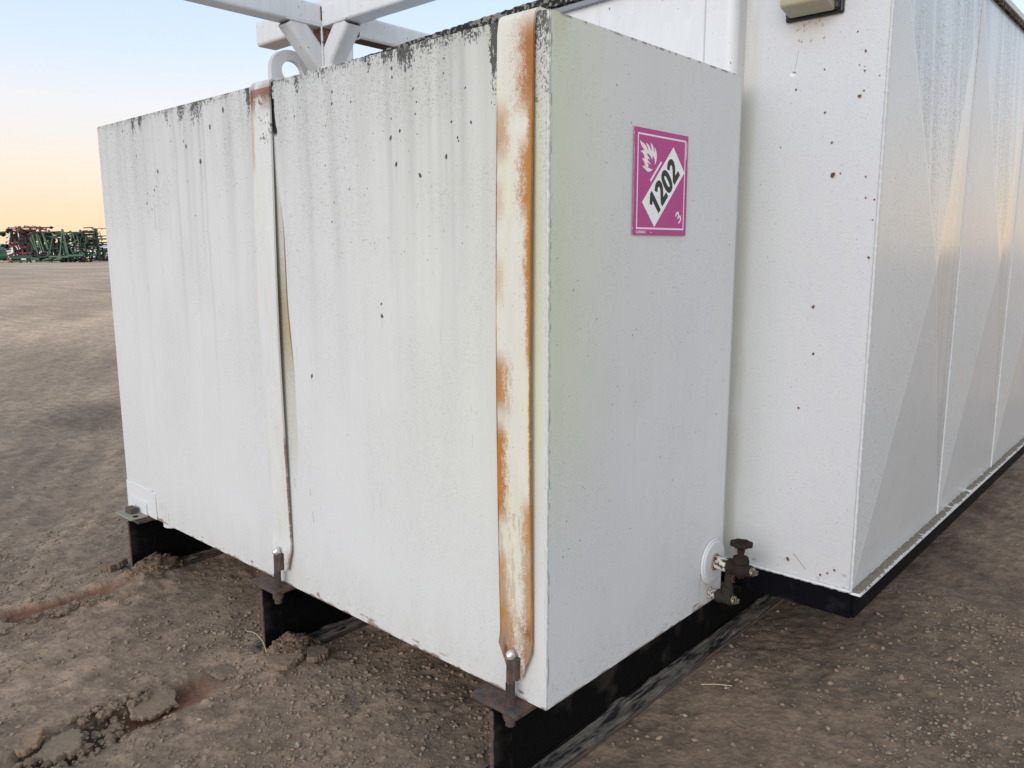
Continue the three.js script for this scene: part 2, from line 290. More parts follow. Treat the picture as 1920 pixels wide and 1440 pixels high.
// ---------------------------------------------------------------- steel beams under the tank
const TB = 0.25, TT = 1.803, TX = -2.3, TZ = -0.86; // tank: bottom, top, left end, back
{
  const words = ['farthest left', 'middle', 'nearest'], spots = ['under the far left end of the white tank, soil heaped on its foot', 'under the middle of the white tank, with crumbly soil at its end', 'nearest the camera, under the sharp corner of the white tank'];
  BEAMS.forEach((cx, i) => {
    const o = thing('steel_beam', ['black steel beam ' + spots[i]][0], 'beam', [cx, 0, 0], 0, 'black skid beams under the tank');
    const z0 = 0.06, z1 = -4.6, len = z0 - z1, zc = (z0 + z1) / 2;
    // top flange with a ragged rusty end
    part('top_flange', rbox(0.154, 0.0135, len, 0.003, 0, TB - 0.0085, zc), rust, o);
    const w = new THREE.BoxGeometry(0.009, TB - 0.03, len, 1, 6, 1).translate(0.004, TB / 2, zc + 0.006); part('web', w, black, o);
    const fl = new THREE.PlaneGeometry(0.152, len, 12, 460); fl.rotateX(-Math.PI / 2); { const q = fl.attributes.position; for (let k = 0; k < q.count; k++) q.setY(k, 0.006 * Math.max(0, fbm(q.getX(k) * 45 + i * 7, q.getZ(k) * 11, 4) - 0.4) * 4 + 0.002 * fbm(q.getX(k) * 120, q.getZ(k) * 90, 2)); fl.computeVertexNormals(); }
    const bf = part('bottom_flange', rbox(0.154, 0.013, len, 0.003, 0, 0.0125, zc + 0.01), rust, o);
    part('mud_film', fl.translate(0, 0.0195, zc + 0.006), mudFlange, bf).name = 'dried_mud';
    // fillets between web and flanges
    for (const s of [-1, 1]) part('fillet', [rod(V(0.004 + s * 0.007, 0.022, z0 - 0.004), V(0.004 + s * 0.007, 0.022, z1), 0.006, 6), rod(V(0.004 + s * 0.007, TB - 0.018, z0 - 0.004), V(0.004 + s * 0.007, TB - 0.018, z1), 0.006, 6)], black, o);
    // rust bitten front edge of the web
    const e = new THREE.BoxGeometry(0.011, TB - 0.032, 0.004, 1, 40, 1), p = e.attributes.position;
    for (let k = 0; k < p.count; k++) p.setX(k, p.getX(k) * (0.8 + 0.5 * vn(p.getY(k) * 90 + i * 9, 4))); part('web_edge', e.translate(0.004, TB / 2, z0 + 0.0085), rust, o);
  });
}

// ---------------------------------------------------------------- the tank
const frontSpots = [[-1.412,1.713,4.8],[-1.578,1.668,4.1],[-1.488,1.612,5.2],[-1.801,1.600,4.3],[-1.839,1.537,3.0],[-1.821,1.550,1.7],[-1.895,1.529,2.1],[-1.906,1.494,3.4],[-1.849,1.518,1.7],[-1.869,1.471,2.1],[-1.966,1.666,2.4],[-2.013,1.630,1.4],[-1.595,1.686,2.5],[-2.069,1.765,2.4],[-1.683,1.746,1.9],[-1.687,1.693,1.6],[-1.322,1.756,4.6],[-1.282,1.523,1.2],[-1.266,1.529,1.2],[-1.543,1.439,1.6],[-2.029,1.751,1.7],[-1.584,1.554,1.6],[-0.909,1.759,3.2],[-0.928,1.694,2.2],[-0.747,1.737,2.7],[-0.750,1.707,2.7],[-0.668,1.702,2.0],[-0.501,1.760,3.1],[-0.450,1.749,3.1],[-0.436,1.754,1.8],[-0.500,1.740,2.2],[-0.424,1.703,2.1],[-0.412,1.671,1.8],[-0.417,1.644,1.8],[-0.477,1.610,2.5],[-0.512,1.597,3.5],[-0.493,1.531,3.5],[-0.404,1.499,3.8],[-0.312,1.536,3.3],[-0.293,1.613,2.1],[-0.229,1.605,2.3],[-0.273,1.576,2.1],[-0.270,1.568,1.8],[-0.412,1.597,1.2],[-0.246,1.682,1.7],[-0.687,1.482,1.7],[-0.694,1.612,1.4],[-0.791,1.550,1.8],[-0.314,1.755,1.7],[-0.317,1.724,1.5],[-0.592,1.766,1.9],[-0.591,1.784,2.2],[-0.601,1.794,3.2],[-0.757,1.450,1.4],[-0.508,1.643,1.6],[-0.783,1.654,1.4],[-0.770,1.397,1.8],[-0.566,1.150,4.0],[-0.567,1.181,2.2],[-0.902,0.955,4.0]];
const LICHEN = [0.02, 0.02, 0.018];
function tankFront() {
  const P = new Paint(2048, 1390, TX, 0, TB, TT);
  P.fill((x, y, c) => {
    const d = TT - y, top = Math.exp(-d / 0.45), st = fbm(x * 22, y * 0.9 + 3, 4), st2 = fbm(x * 60 + 9, y * 1.6, 3), bl = fbm(x * 5, y * 4 + 8, 4);
    // rain streaks of grey mildew, heavier near the top edge
    let g = 0.05 * (bl - 0.5) + 0.05 + top * (0.13 + 0.08 * smooth(0.4, 0.75, st) + 0.05 * smooth(0.4, 0.7, st2)) + 0.03 * smooth(0.5, 0.75, st) * smooth(1.3, 0, d);
    // fine speckle
    const sp = fbm(x * 400, y * 330, 2), sv = smooth(0.63, 0.78, sp) * (0.08 + 0.3 * top) * smooth(0.3, 0.6, bl);
    g += sv;
    const cornerTint = smooth(-0.95, -0.1, x) * smooth(0.2, 0.9, y) ; // creamier tone towards the corner
    const dirt = smooth(TB + 0.22, TB, y) * (0.09 * fbm(x * 30, y * 8, 3) + 0.1 * smooth(0.58, 0.75, fbm(x * 160, y * 160, 3)) * smooth(TB + 0.12, TB, y));
    c[0] = 0.72 * (1 - g) - dirt * 0.6; c[1] = (0.72 - 0.004 * cornerTint) * (1 - g) - dirt * 0.75; c[2] = (0.715 - 0.05 * cornerTint) * (1 - g * 1.04) - dirt;
  });
  // long soft runs under the edge
  for (const [x, l, w, a] of [[-1.66, 1.1, 0.018, 0.2], [-1.58, 0.7, 0.03, 0.2], [-1.49, 0.75, 0.018, 0.22], [-1.46, 1.2, 0.012, 0.2], [-1.9, 0.5, 0.05, 0.13], [-1.99, 0.4, 0.03, 0.13], [-0.75, 0.75, 0.03, 0.16], [-0.62, 0.5, 0.05, 0.14], [-0.52, 0.7, 0.02, 0.14], [-0.44, 0.6, 0.035, 0.16], [-0.29, 1, 0.02, 0.13], [-0.25, 0.8, 0.03, 0.15], [-0.33, 0.9, 0.015, 0.1], [-0.87, 0.9, 0.02, 0.1], [-1.3, 0.8, 0.04, 0.12]]) {
    const ph = rnd() * 50;
    P.over(x - 0.12, x + 0.12, TT - l, TT, [0.25, 0.24, 0.21], (X, Y) => { const s = x + 0.02 * (fbm(Y * 5 + ph, ph, 2) - 0.5) + (TT - Y) * 0.0; return a * smooth(w, 0, Math.abs(X - s)) * smooth(TT - l, TT - l * 0.3, Y) * (0.5 + fbm(X * 200, Y * 30, 3)); });
  }
  // black lichen crust at the edge
  for (const [x, w, l, a] of [[-2.07, 0.012, 0.05, 0.8], [-1.975, 0.028, 0.1, 1], [-1.915, 0.026, 0.085, 1.15], [-1.86, 0.012, 0.03, 0.7], [-1.708, 0.02, 0.09, 0.95], [-1.6, 0.045, 0.1, 1], [-1.5, 0.07, 0.11, 0.95], [-1.42, 0.05, 0.03, 0.8], [-1.3, 0.06, 0.03, 0.6], [-1.17, 0.018, 0.11, 1.25], [-0.91, 0.02, 0.06, 0.9], [-0.8, 0.05, 0.05, 0.75], [-0.7, 0.05, 0.03, 0.8], [-0.6, 0.035, 0.06, 0.85], [-0.52, 0.045, 0.06, 1], [-0.45, 0.05, 0.075, 1.1], [-0.37, 0.05, 0.05, 0.95], [-0.3, 0.05, 0.04, 0.8], [-0.225, 0.05, 0.055, 0.9], [-0.155, 0.022, 0.2, 1.2]]) {
    P.over(x - w * 1.6, x + w * 1.6, TT - l * 1.7, TT, LICHEN, (X, Y) => {
      const d = TT - Y, e = smooth(w * 1.3, w * 0.2, Math.abs(X - x)) * smooth(l * 1.5, 0, d), n = 0.45 * fbm(X * 120, Y * 55, 4) + 0.55 * fbm(X * 420, Y * 230, 3); return 0.9 * smooth(0.64, 0.56, n + 0.53 - e * 0.5 * a);
    });
  }
  P.over(TX, 0, TT - 0.035, TT, LICHEN, (X, Y) => 0.7 * smooth(0.62, 0.72, fbm(X * 260, Y * 120, 3) + 0.1 * smooth(TT - 0.035, TT, Y)) * smooth(TT - 0.035, TT, Y));
  for (const [x, y, r] of frontSpots) { P.blob(x, y, r * 0.00135, [0.02, 0.02, 0.02], 1, 1.35); if (r > 3) P.over(x - 0.006, x + 0.006, y - 0.09, y, [0.3, 0.29, 0.27], (X, Y) => 0.22 * smooth(0.005, 0, Math.abs(X - x)) * smooth(y - 0.09, y, Y)); }
  for (let i = 0; i < 620; i++) { const y = TT - 0.5 * Math.pow(rnd(), 1.3) - 0.01, x = rr(TX, 0), k = fbm(x * 3, y * 3, 2); if (k > 0.45) P.blob(x, y, rr(0.0005, 0.0016), [0.09, 0.09, 0.085], 0.85, 1.5); }
  for (let i = 0; i < 330; i++) P.blob(rr(TX, 0), rr(TB, TT - 0.4), rr(0.0004, 0.0011), [0.16, 0.15, 0.14], 0.75, 1.6);
  for (let i = 0; i < 60; i++) { const x = rr(TX, -0.05), y = rr(TB, 1.3), l = rr(0.008, 0.05); P.scratch(x, y, x + rr(-0.006, 0.006), y - l, 0.0009, [0.3, 0.29, 0.28], rr(0.2, 0.6)); }
  for (const [x, y, l] of [[-0.93, 0.53, 0.035], [-0.94, 0.6, 0.02], [-1.02, 0.62, 0.03], [-1.93, 0.3, 0.03], [-1.985, 0.33, 0.02], [-1.95, 1.2, 0.03], [-1.85, 1.5, 0.1]]) P.scratch(x, y, x + 0.004, y - l, 0.0016, [0.12, 0.12, 0.12], 0.7);
  // green-brown band behind the middle strap, dark brown along its right side; black crust at its top
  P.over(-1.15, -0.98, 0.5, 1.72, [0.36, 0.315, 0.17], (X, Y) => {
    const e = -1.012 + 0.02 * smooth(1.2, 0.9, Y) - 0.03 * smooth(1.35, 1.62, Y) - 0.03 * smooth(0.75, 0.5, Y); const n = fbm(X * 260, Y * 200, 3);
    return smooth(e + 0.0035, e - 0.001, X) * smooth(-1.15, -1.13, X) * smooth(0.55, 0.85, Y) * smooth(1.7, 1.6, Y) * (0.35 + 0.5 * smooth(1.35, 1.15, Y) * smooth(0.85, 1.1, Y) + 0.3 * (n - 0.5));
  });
  P.over(-1.05, -0.98, 0.85, 1.5, [0.2, 0.07, 0.02], (X, Y) => { const e = -1.012 + 0.02 * smooth(1.2, 0.9, Y) - 0.03 * smooth(1.35, 1.62, Y); return 0.9 * smooth(0.005, 0.0012, Math.abs(X - e)) * smooth(0.9, 1.1, Y) * smooth(1.5, 1.3, Y); });
  P.over(-1.06, -1.02, 1.64, TT, [0.012, 0.012, 0.011], (X, Y) => smooth(0.0115, 0.007, Math.abs(X + 1.037 - 0.008 * smooth(1.72, 1.65, Y)) + 0.005 * (fbm(X * 200, Y * 90, 3) - 0.5)) * smooth(1.645, 1.66, Y) * (Y > 1.755 ? smooth(0.4, 0.5, fbm(X * 180, Y * 120, 3)) : 1));
  // lichen between the near strap and the corner
  P.over(-0.05, 0, 1.2, TT, [0.06, 0.06, 0.05], (X, Y) => 0.9 * smooth(0.52, 0.64, 0.4 * fbm(X * 170 + 4, Y * 110, 4) + 0.6 * fbm(X * 480, Y * 300, 3) - 0.05 + 0.2 * smooth(1.68, TT, Y) - 0.18 * smooth(1.65, 1.4, Y)));
  // soft olive shade painted in beside the near strap
  P.over(-0.06, 0, 0.5, 1.75, [0.66, 0.69, 0.4], (X, Y) => 0.5 * smooth(0.0, -0.035, X) * smooth(0.6, 1.0, Y) * smooth(1.75, 1.5, Y));
  // rust along the bottom seam
  P.over(TX, 0, TB, TB + 0.02, [0.2, 0.1, 0.06], (X, Y) => 0.8 * smooth(0.52, 0.7, fbm(X * 26, Y * 60, 4) + 0.26 * smooth(TB + 0.011, TB, Y) - 0.13));
  return P.texture();
}
function tankEnd() { // x runs back from the corner: 0 .. 0.86
  const P = new Paint(896, 1600, 0, 0.86, TB, TT);
  P.fill((x, y, c) => {
    const n = fbm(x * 5 + 50, y * 3, 4), sp = fbm(x * 520, y * 380, 2), sv = smooth(0.68, 0.82, sp) * 0.22 * smooth(0.35, 0.6, fbm(x * 6, y * 5 + 4, 3)); let g = 0.05 * (n - 0.5) + sv;
    g += 0.02 * smooth(0.5, 0.75, fbm(x * 8 + 14, y * 6, 4)) + 0.12 * smooth(0.57, 0.75, fbm(x * 150, y * 150, 3)) * smooth(TB + 0.16, TB, y) + 0.015 * smooth(0.55, 0.75, fbm(x * 26, y * 1.1 + 6, 3));
    const al = smooth(0.3, 0, x) * smooth(0.5, 1.0, y) * 0.9 + 0.25 * smooth(0.7, 0.1, x) * smooth(0.5, 1.3, y); // yellow-green tint fading back from the corner
    c[0] = (0.71 - 0.02 * al) * (1 - g); c[1] = (0.71 + 0.005 * al) * (1 - g); c[2] = (0.705 - 0.11 * al) * (1 - g);
  });
  for (let i = 0; i < 520; i++) { const x = rr(0, 0.86), y = rr(TB, TT), k = fbm(x * 5, y * 4, 2) + 0.15 * smooth(1.2, TT, y); if (k > 0.48) { const l = rr(0.001, 0.004); P.scratch(x, y, x + l, y - l * 0.5, rr(0.0006, 0.0012), [0.2, 0.2, 0.19], rr(0.35, 0.8)); } }
  for (let i = 0; i < 70; i++) P.blob(rr(0, 0.86), rr(0.6, TT), rr(0.001, 0.0022), [0.09, 0.09, 0.085], 0.8, 1.4);
  P.over(0, 0.86, TT - 0.012, TT, [0.1, 0.08, 0.06], (X, Y) => 0.8 * smooth(0.5, 0.65, fbm(X * 60, Y * 50, 3)) * smooth(TT - 0.008, TT - 0.001, Y));
  P.over(0, 0.008, TB, TT, [0.16, 0.13, 0.1], (X, Y) => 0.7 * smooth(0.006, 0, X) * smooth(0.52, 0.68, fbm(X * 60, Y * 40, 3)));
  P.over(0, 0.12, TT - 0.1, TT, [0.55, 0.47, 0.28], (X, Y) => 0.35 * smooth(0.1, 0, TT - Y) * smooth(0.03, 0.015, Math.abs(X - 0.03)));
  P.over(0, 0.86, TB, TB + 0.02, [0.25, 0.15, 0.09], (X, Y) => 0.7 * smooth(0.5, 0.7, fbm(X * 30 + 7, Y * 60, 4) + 0.3 * smooth(TB + 0.009, TB, Y) - 0.16));
  // brown runs below the pipes
  for (const [x, y, l, w] of [[0.775, 0.36, 0.1, 0.03], [0.79, 0.3, 0.045, 0.03], [0.73, 0.36, 0.1, 0.008]]) P.over(x - w, x + w, y - l, y, [0.34, 0.27, 0.19], (X, Y) => 0.5 * smooth(w, 0, Math.abs(X - x)) * smooth(y - l, y, Y) * (0.4 + fbm(X * 200, Y * 30, 3)));
  return P.texture();
}
// a steel plate that is slightly buckled; its front face lies at z = 0 and looks along +z
function plate(w, h, t, nx, ny, amp, ph) {
  const g = new THREE.BoxGeometry(w, h, t, nx, ny, 1).translate(0, 0, -t / 2), p = g.attributes.position;
  for (let i = 0; i < p.count; i++) { const x = p.getX(i), y = p.getY(i), e = smooth(0, 0.12, Math.min(w / 2 - Math.abs(x), h / 2 - Math.abs(y))); p.setZ(i, p.getZ(i) + amp * e * (fbm(x * 2.4 + ph, y * 1.8 + ph, 2) - 0.5) * 2); }
  g.computeVertexNormals(); return g;
}
const tank = thing('fuel_tank', 'large white box-shaped steel fuel tank streaked with black lichen', 'fuel tank');
{
  const h = TT - TB, yc = (TT + TB) / 2;
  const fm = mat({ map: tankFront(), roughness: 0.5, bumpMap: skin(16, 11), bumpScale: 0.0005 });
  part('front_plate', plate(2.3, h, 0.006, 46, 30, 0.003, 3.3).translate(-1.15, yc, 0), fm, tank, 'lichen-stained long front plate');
  const em = mat({ map: tankEnd(), roughness: 0.47, bumpMap: skin(7, 12), bumpScale: 0.0005 });
  part('end_plate', plate(0.847, h, 0.006, 18, 30, 0.0025, 8.1).rotateY(Math.PI / 2).translate(0, yc, -0.4295 - 0.0003), em, tank, 'cleaner end plate facing the big enclosure');
  part('end_plate', box(0.006, h, 0.847, TX + 0.003, yc, -0.4295), bare, tank);
  part('back_plate', box(2.3, h, 0.006, -1.15, yc, TZ + 0.003), bare, tank);
  part('top_plate', box(2.286, 0.006, 0.845, -1.15, TT - 0.004, -0.43), white, tank);
  part('bottom_plate', box(2.286, 0.006, 0.845, -1.15, TB + 0.0045, -0.43), bare, tank);
  part('corner_weld', [bead(V(-0.0035, TB + 0.002, -0.0035), V(-0.0035, TT - 0.002, -0.0035), 0.0042)], white, tank);
  // doubler plates at the lower left corner
  const dp = (w, hh, r, t) => { const s = new THREE.Shape(); s.moveTo(0, 0); s.lineTo(w, 0); s.lineTo(w, hh - r); s.quadraticCurveTo(w, hh, w - r, hh); s.lineTo(0, hh); s.lineTo(0, 0); return new THREE.ExtrudeGeometry(s, { depth: t, bevelEnabled: true, bevelSize: 0.0015, bevelThickness: 0.0015, bevelSegments: 1, curveSegments: 5 }); };
  const d1 = part('doubler_plate', dp(0.262, 0.112, 0.02, 0.004).translate(-2.294, TB + 0.003, 0.0005), bare, tank, 'welded patch plate at the lower left corner');
  part('weld', [bead(V(-2.294, 0.3655, 0.003), V(-2.05, 0.3655, 0.003), 0.0032), bead(V(-2.032, 0.345, 0.003), V(-2.032, TB + 0.005, 0.003), 0.0032)], bare, d1);
  part('doubler_plate', dp(0.15, 0.052, 0.008, 0.006).translate(-2.255, TB + 0.003, 0.0065), bare, tank);
  part('lug', [rbox(0.15, 0.007, 0.07, 0.002, -2.165, TB + 0.0045, 0.047)], mat({ color: rgb(0.3, 0.27, 0.22), roughness: 0.85, bumpMap: rustBump, bumpScale: 0.001 }), tank, 'thin bolted lug on the left beam end').add(
    Object.assign(new THREE.Mesh(cyl(0.011, 0.011, 0.002, -2.115, TB + 0.0085, 0.052), black), { name: 'bolt_hole' }));
  part('bolt_head', [rbox(0.055, 0.024, 0.032, 0.005, -2.18, TB + 0.0195, 0.04)], rust, tank);
  part('cleat', cyl(0.045, 0.045, 0.02, -1.985, TB - 0.012, -0.05, 18), bare, tank);
}

// ---------------------------------------------------------------- straps over the tank
// a flat bar bent along a path of [y, z, nx-half-left, half-right]; x is across
function strapGeo(pts, t) {
  const P = [], N = [], U = [], I = [], n = pts.length; let s = 0; const S = pts.map((p, i) => { if (i) s += Math.hypot(p[0] - pts[i - 1][0], p[1] - pts[i - 1][1]); return s; });
  const nrm = pts.map((p, i) => { const a = pts[Math.max(0, i - 1)], b = pts[Math.min(n - 1, i + 1)], dy = b[0] - a[0], dz = b[1] - a[1], l = Math.hypot(dy, dz); return [-dz / l, dy / l]; }); // outward in (y, z)
  const strip = (f, nf) => { const o = P.length / 3; for (let i = 0; i < n; i++) for (const k of [0, 1]) { P.push(...f(i, k)); N.push(...nf(i)); const w0 = pts[0][4], w1 = pts[0][5]; U.push((f(i, k)[0] - w0) / (w1 - w0), S[i]); } for (let i = 0; i < n - 1; i++) { const a = o + i * 2; I.push(a, a + 1, a + 2, a + 1, a + 3, a + 2); } };
  const at = (i, k, d) => [pts[i][2 + k], pts[i][0] + nrm[i][0] * d, pts[i][1] + nrm[i][1] * d];
  strip((i, k) => at(i, k, t), (i) => [0, nrm[i][0], nrm[i][1]]);
  strip((i, k) => at(i, 1 - k, 0), (i) => [0, -nrm[i][0], -nrm[i][1]]);
  strip((i, k) => at(i, 1, k ? 0 : t), () => [1, 0, 0]);
  strip((i, k) => at(i, 0, k ? t : 0), () => [-1, 0, 0]);
  const g = new THREE.BufferGeometry(); g.setAttribute('position', new THREE.Float32BufferAttribute(P, 3)); g.setAttribute('normal', new THREE.Float32BufferAttribute(N, 3)); g.setAttribute('uv', new THREE.Float32BufferAttribute(U.map((u, i) => i % 2 ? u / s : u), 2)); g.setIndex(I); return [g, s];
}
function strapPath(xl, xr, tipL, tipR, y0, yt, bow, lean) {
  const a = [], R = 0.016;
  const push = (y, z, l, r) => a.push([y, z, l, r, xl, xr]);
  push(y0, 0.012, tipL, tipR); push(y0 + 0.004, 0.012, tipL - 0.002, tipR + 0.003);
  push(yt, 0.011, xl + lean(yt), xr + lean(yt));
  for (let y = yt + 0.03; y < TT - R + 0.004; y += 0.04) push(y, 0.0035 + bow(y), xl + lean(y), xr + lean(y));
  for (let q = 0; q <= 8; q++) { const an = q / 8 * Math.PI / 2; push(TT - R + 0.006 + R * Math.sin(an), 0.003 - R + R * Math.cos(an), xl, xr); }
  for (let z = -0.1; z > -0.87; z -= 0.1) push(TT + 0.006, z, xl, xr);
  return a;
}
function strapTex(near) {
  const P = new Paint(128, 2048, 0, 1, 0, 2.36), base = near ? [0.72, 0.69, 0.61] : [0.69, 0.685, 0.67];
  P.fill((x, y, c) => {
    const n = fbm(x * 5, y * 9, 4), sp = smooth(0.6, 0.75, fbm(x * 34, y * 330, 3)), low = smooth(0.9, 0.1, y); const g = 0.9 + 0.14 * n - 0.08 * sp * (0.4 + low);
    c[0] = base[0] * g; c[1] = base[1] * g; c[2] = base[2] * g * (1 - (near ? 0.08 : 0.04) * smooth(0.45, 0.7, fbm(x * 3 + 7, y * 5, 3)));
  });
  const O = [0.44, 0.18, 0.03], D = [0.17, 0.055, 0.014], Y0 = 0.31;
  const edge = (side, a, b, w, k, col = O) => P.over(0, 1, a - 0.05, b + 0.05, col, (X, Y) => {
    const d = side > 0 ? 1 - X : X, e = smooth(a - 0.035, a + 0.035, Y) * smooth(b + 0.035, b - 0.035, Y), n = fbm(X * 14, Y * 60, 4) - 0.5, gr = fbm(X * 60, Y * 500, 2) - 0.5;
    return Math.min(1, k * 1.12) * smooth(w * 1.5, w * 0.4, d + 0.9 * w * n + 1.1 * w * gr) * e;
  });
  if (near) {
    edge(1, 1.65 - Y0, 1.83 - Y0, 0.48, 0.55); edge(1, 1.66 - Y0, 1.82 - Y0, 0.3, 0.85, [0.36, 0.12, 0.02]); edge(1, 1.2 - Y0, 1.68 - Y0, 0.12, 1); edge(1, 0.3 - Y0, 1.2 - Y0, 0.05, 0.9); edge(1, 1.42 - Y0, 1.58 - Y0, 0.34, 0.85); edge(1, 1.27 - Y0, 1.4 - Y0, 0.2, 0.75); edge(1, 1.1 - Y0, 1.3 - Y0, 0.12, 0.8);
    edge(-1, 1.55 - Y0, 1.66 - Y0, 0.3, 0.6); edge(-1, 1.42 - Y0, 1.5 - Y0, 0.2, 0.35); edge(-1, 1.24 - Y0, 1.32 - Y0, 0.2, 0.35);
    edge(-1, 0.98 - Y0, 1.1 - Y0, 0.34, 0.85); edge(-1, 0.71 - Y0, 0.94 - Y0, 0.26, 0.9); edge(1, 0.62 - Y0, 0.76 - Y0, 0.24, 0.75); edge(1, 0.4 - Y0, 0.62 - Y0, 0.26, 0.7); edge(-1, 0.45 - Y0, 0.62 - Y0, 0.24, 0.7); edge(-1, 0.3 - Y0, 0.5 - Y0, 0.42, 0.85); edge(1, 0.3 - Y0, 0.46 - Y0, 0.3, 0.9, [0.26, 0.1, 0.03]);
    edge(-1, 0.29 - Y0, 0.42 - Y0, 0.4, 0.9, D);
    P.over(0, 1, 0.05, 0.42, [0.42, 0.3, 0.2], (X, Y) => 0.5 * smooth(0.45, 0.65, fbm(X * 9, Y * 22, 4)));
    P.over(0, 1, 0, 1.5, D, (X, Y) => 0.8 * smooth(0.035, 0.012, Math.min(X, 1 - X) + 0.02 * fbm(X * 20, Y * 40, 2)) * smooth(0.3, 0.6, fbm(7, Y * 6, 3)));
  } else {
    edge(-1, 1.77 - Y0, 1.84 - Y0, 0.24, 0.9, [0.24, 0.075, 0.02]); edge(-1, 1.6 - Y0, 1.78 - Y0, 0.12, 0.55, [0.45, 0.24, 0.09]); edge(1, 1.78 - Y0, 1.84 - Y0, 0.5, 0.7, D);
    P.over(0, 1, 1.46, 1.52, [0.2, 0.07, 0.03], (X, Y) => 0.8 * smooth(1.493, 1.505, Y + 0.015 * (fbm(X * 12, Y * 60, 3) - 0.5)));
    P.over(0, 1, 0.2, 1.35, [0.72, 0.55, 0.36], (X, Y) => 0.25 * smooth(0.3, 0.05, Math.abs(X - 0.75)) * smooth(0.4, 0.7, fbm(X * 9, Y * 12, 3)));
    P.over(0.4, 1, 1.36, 1.5, [0.06, 0.06, 0.055], (X, Y) => 0.8 * smooth(0.56, 0.68, fbm(X * 13, Y * 90, 4)));
    edge(1, 0.1, 0.45, 0.06, 0.8, D); edge(1, -0.05, 0.06, 0.25, 0.8, [0.3, 0.14, 0.06]);
  }
  for (let i = 0; i < 60; i++) { const y = rr(0.05, 1.5); P.over(0, 1, y - 0.003, y + 0.003, [0.14, 0.12, 0.1], ((x0) => (X, Y) => 0.7 * smooth(1, 0.6, Math.hypot((X - x0) / 0.012, (Y - y) / 0.0018)))(rnd())); }
  return P.texture();
}
function strap(xl, xr, near, label, bow, lean, tipL, tipR, y0, yt, sx) {
  const o = thing('tank_strap', label, 'strap', [0, 0, 0], 0, 'flat steel straps over the tank');
  const [g] = strapGeo(strapPath(xl, xr, tipL, tipR, y0, yt, bow, lean), 0.006);
  part('band', g, mat({ map: strapTex(near), roughness: 0.6, bumpMap: orange, bumpScale: 0.0006 }), o);
  // threaded stud welded to the tip, nut under the flange
  const st = part('stud', [rod(V(sx, TB - 0.02, 0.034), V(sx, y0 + 0.062, 0.031), 0.0108, 16)], rust, o, 'rusty threaded stud');
  const pts = []; for (let i = 0; i <= 8; i++) pts.push(new THREE.Vector2(0.0001 + 0.0122 * Math.cos(i / 8 * Math.PI / 2), 0.02 * Math.sin(i / 8 * Math.PI / 2)));
  const cap = new THREE.LatheGeometry(pts, 14), cp = cap.attributes.position; for (let i = 0; i < cp.count; i++) { const k = 0.85 + 0.3 * vn(cp.getX(i) * 160 + 9, cp.getY(i) * 160 + cp.getZ(i) * 90); cp.setXYZ(i, cp.getX(i) * k, cp.getY(i) * k, cp.getZ(i) * k); } cap.computeVertexNormals();
  part('weld_cap', cap.translate(sx, y0 + 0.058, 0.031), mat({ color: rgb(0.72, 0.7, 0.67), roughness: 0.28, metalness: 0.75 }), st);
  part('weld', [rod(V(sx + 0.009, y0 + 0.004, 0.026), V(sx + 0.009, y0 + 0.058, 0.025), 0.011, 10), rod(V(sx - 0.004, y0 + 0.01, 0.02), V(sx - 0.004, y0 + 0.055, 0.02), 0.01, 8)], rust, o);
  part('nut', [cyl(0.02, 0.02, 0.02, sx, TB - 0.026, 0.034, 6), cyl(0.0125, 0.0125, 0.02, sx, TB - 0.044, 0.034, 12)], rust, o);
  const th = []; for (let y = TB + 0.004; y < y0 - 0.006; y += 0.0035) th.push(new THREE.TorusGeometry(0.0108, 0.0009, 4, 14).rotateX(Math.PI / 2).translate(sx, y, 0.034)); part('thread', th, rust, st);
  return o;
}
strap(-0.134, -0.033, true, 'cream strap heavily rusted along both edges, next to the near tank corner', (y) => 0.011 * Math.sin(clamp((y - 0.35) / 1.45) * Math.PI), () => -0.002, -0.099, -0.066, 0.31, 0.384, -0.083);
strap(-1.14, -1.037, false, 'whitish strap with a rusty bend at the top, across the middle of the tank', (y) => 0.01 * Math.pow(Math.sin(clamp((y - 0.3) / 1.5) * Math.PI), 1.2), (y) => -0.004 * smooth(1.6, 1, y), -1.102, -1.066, 0.305, 0.372, -1.094);

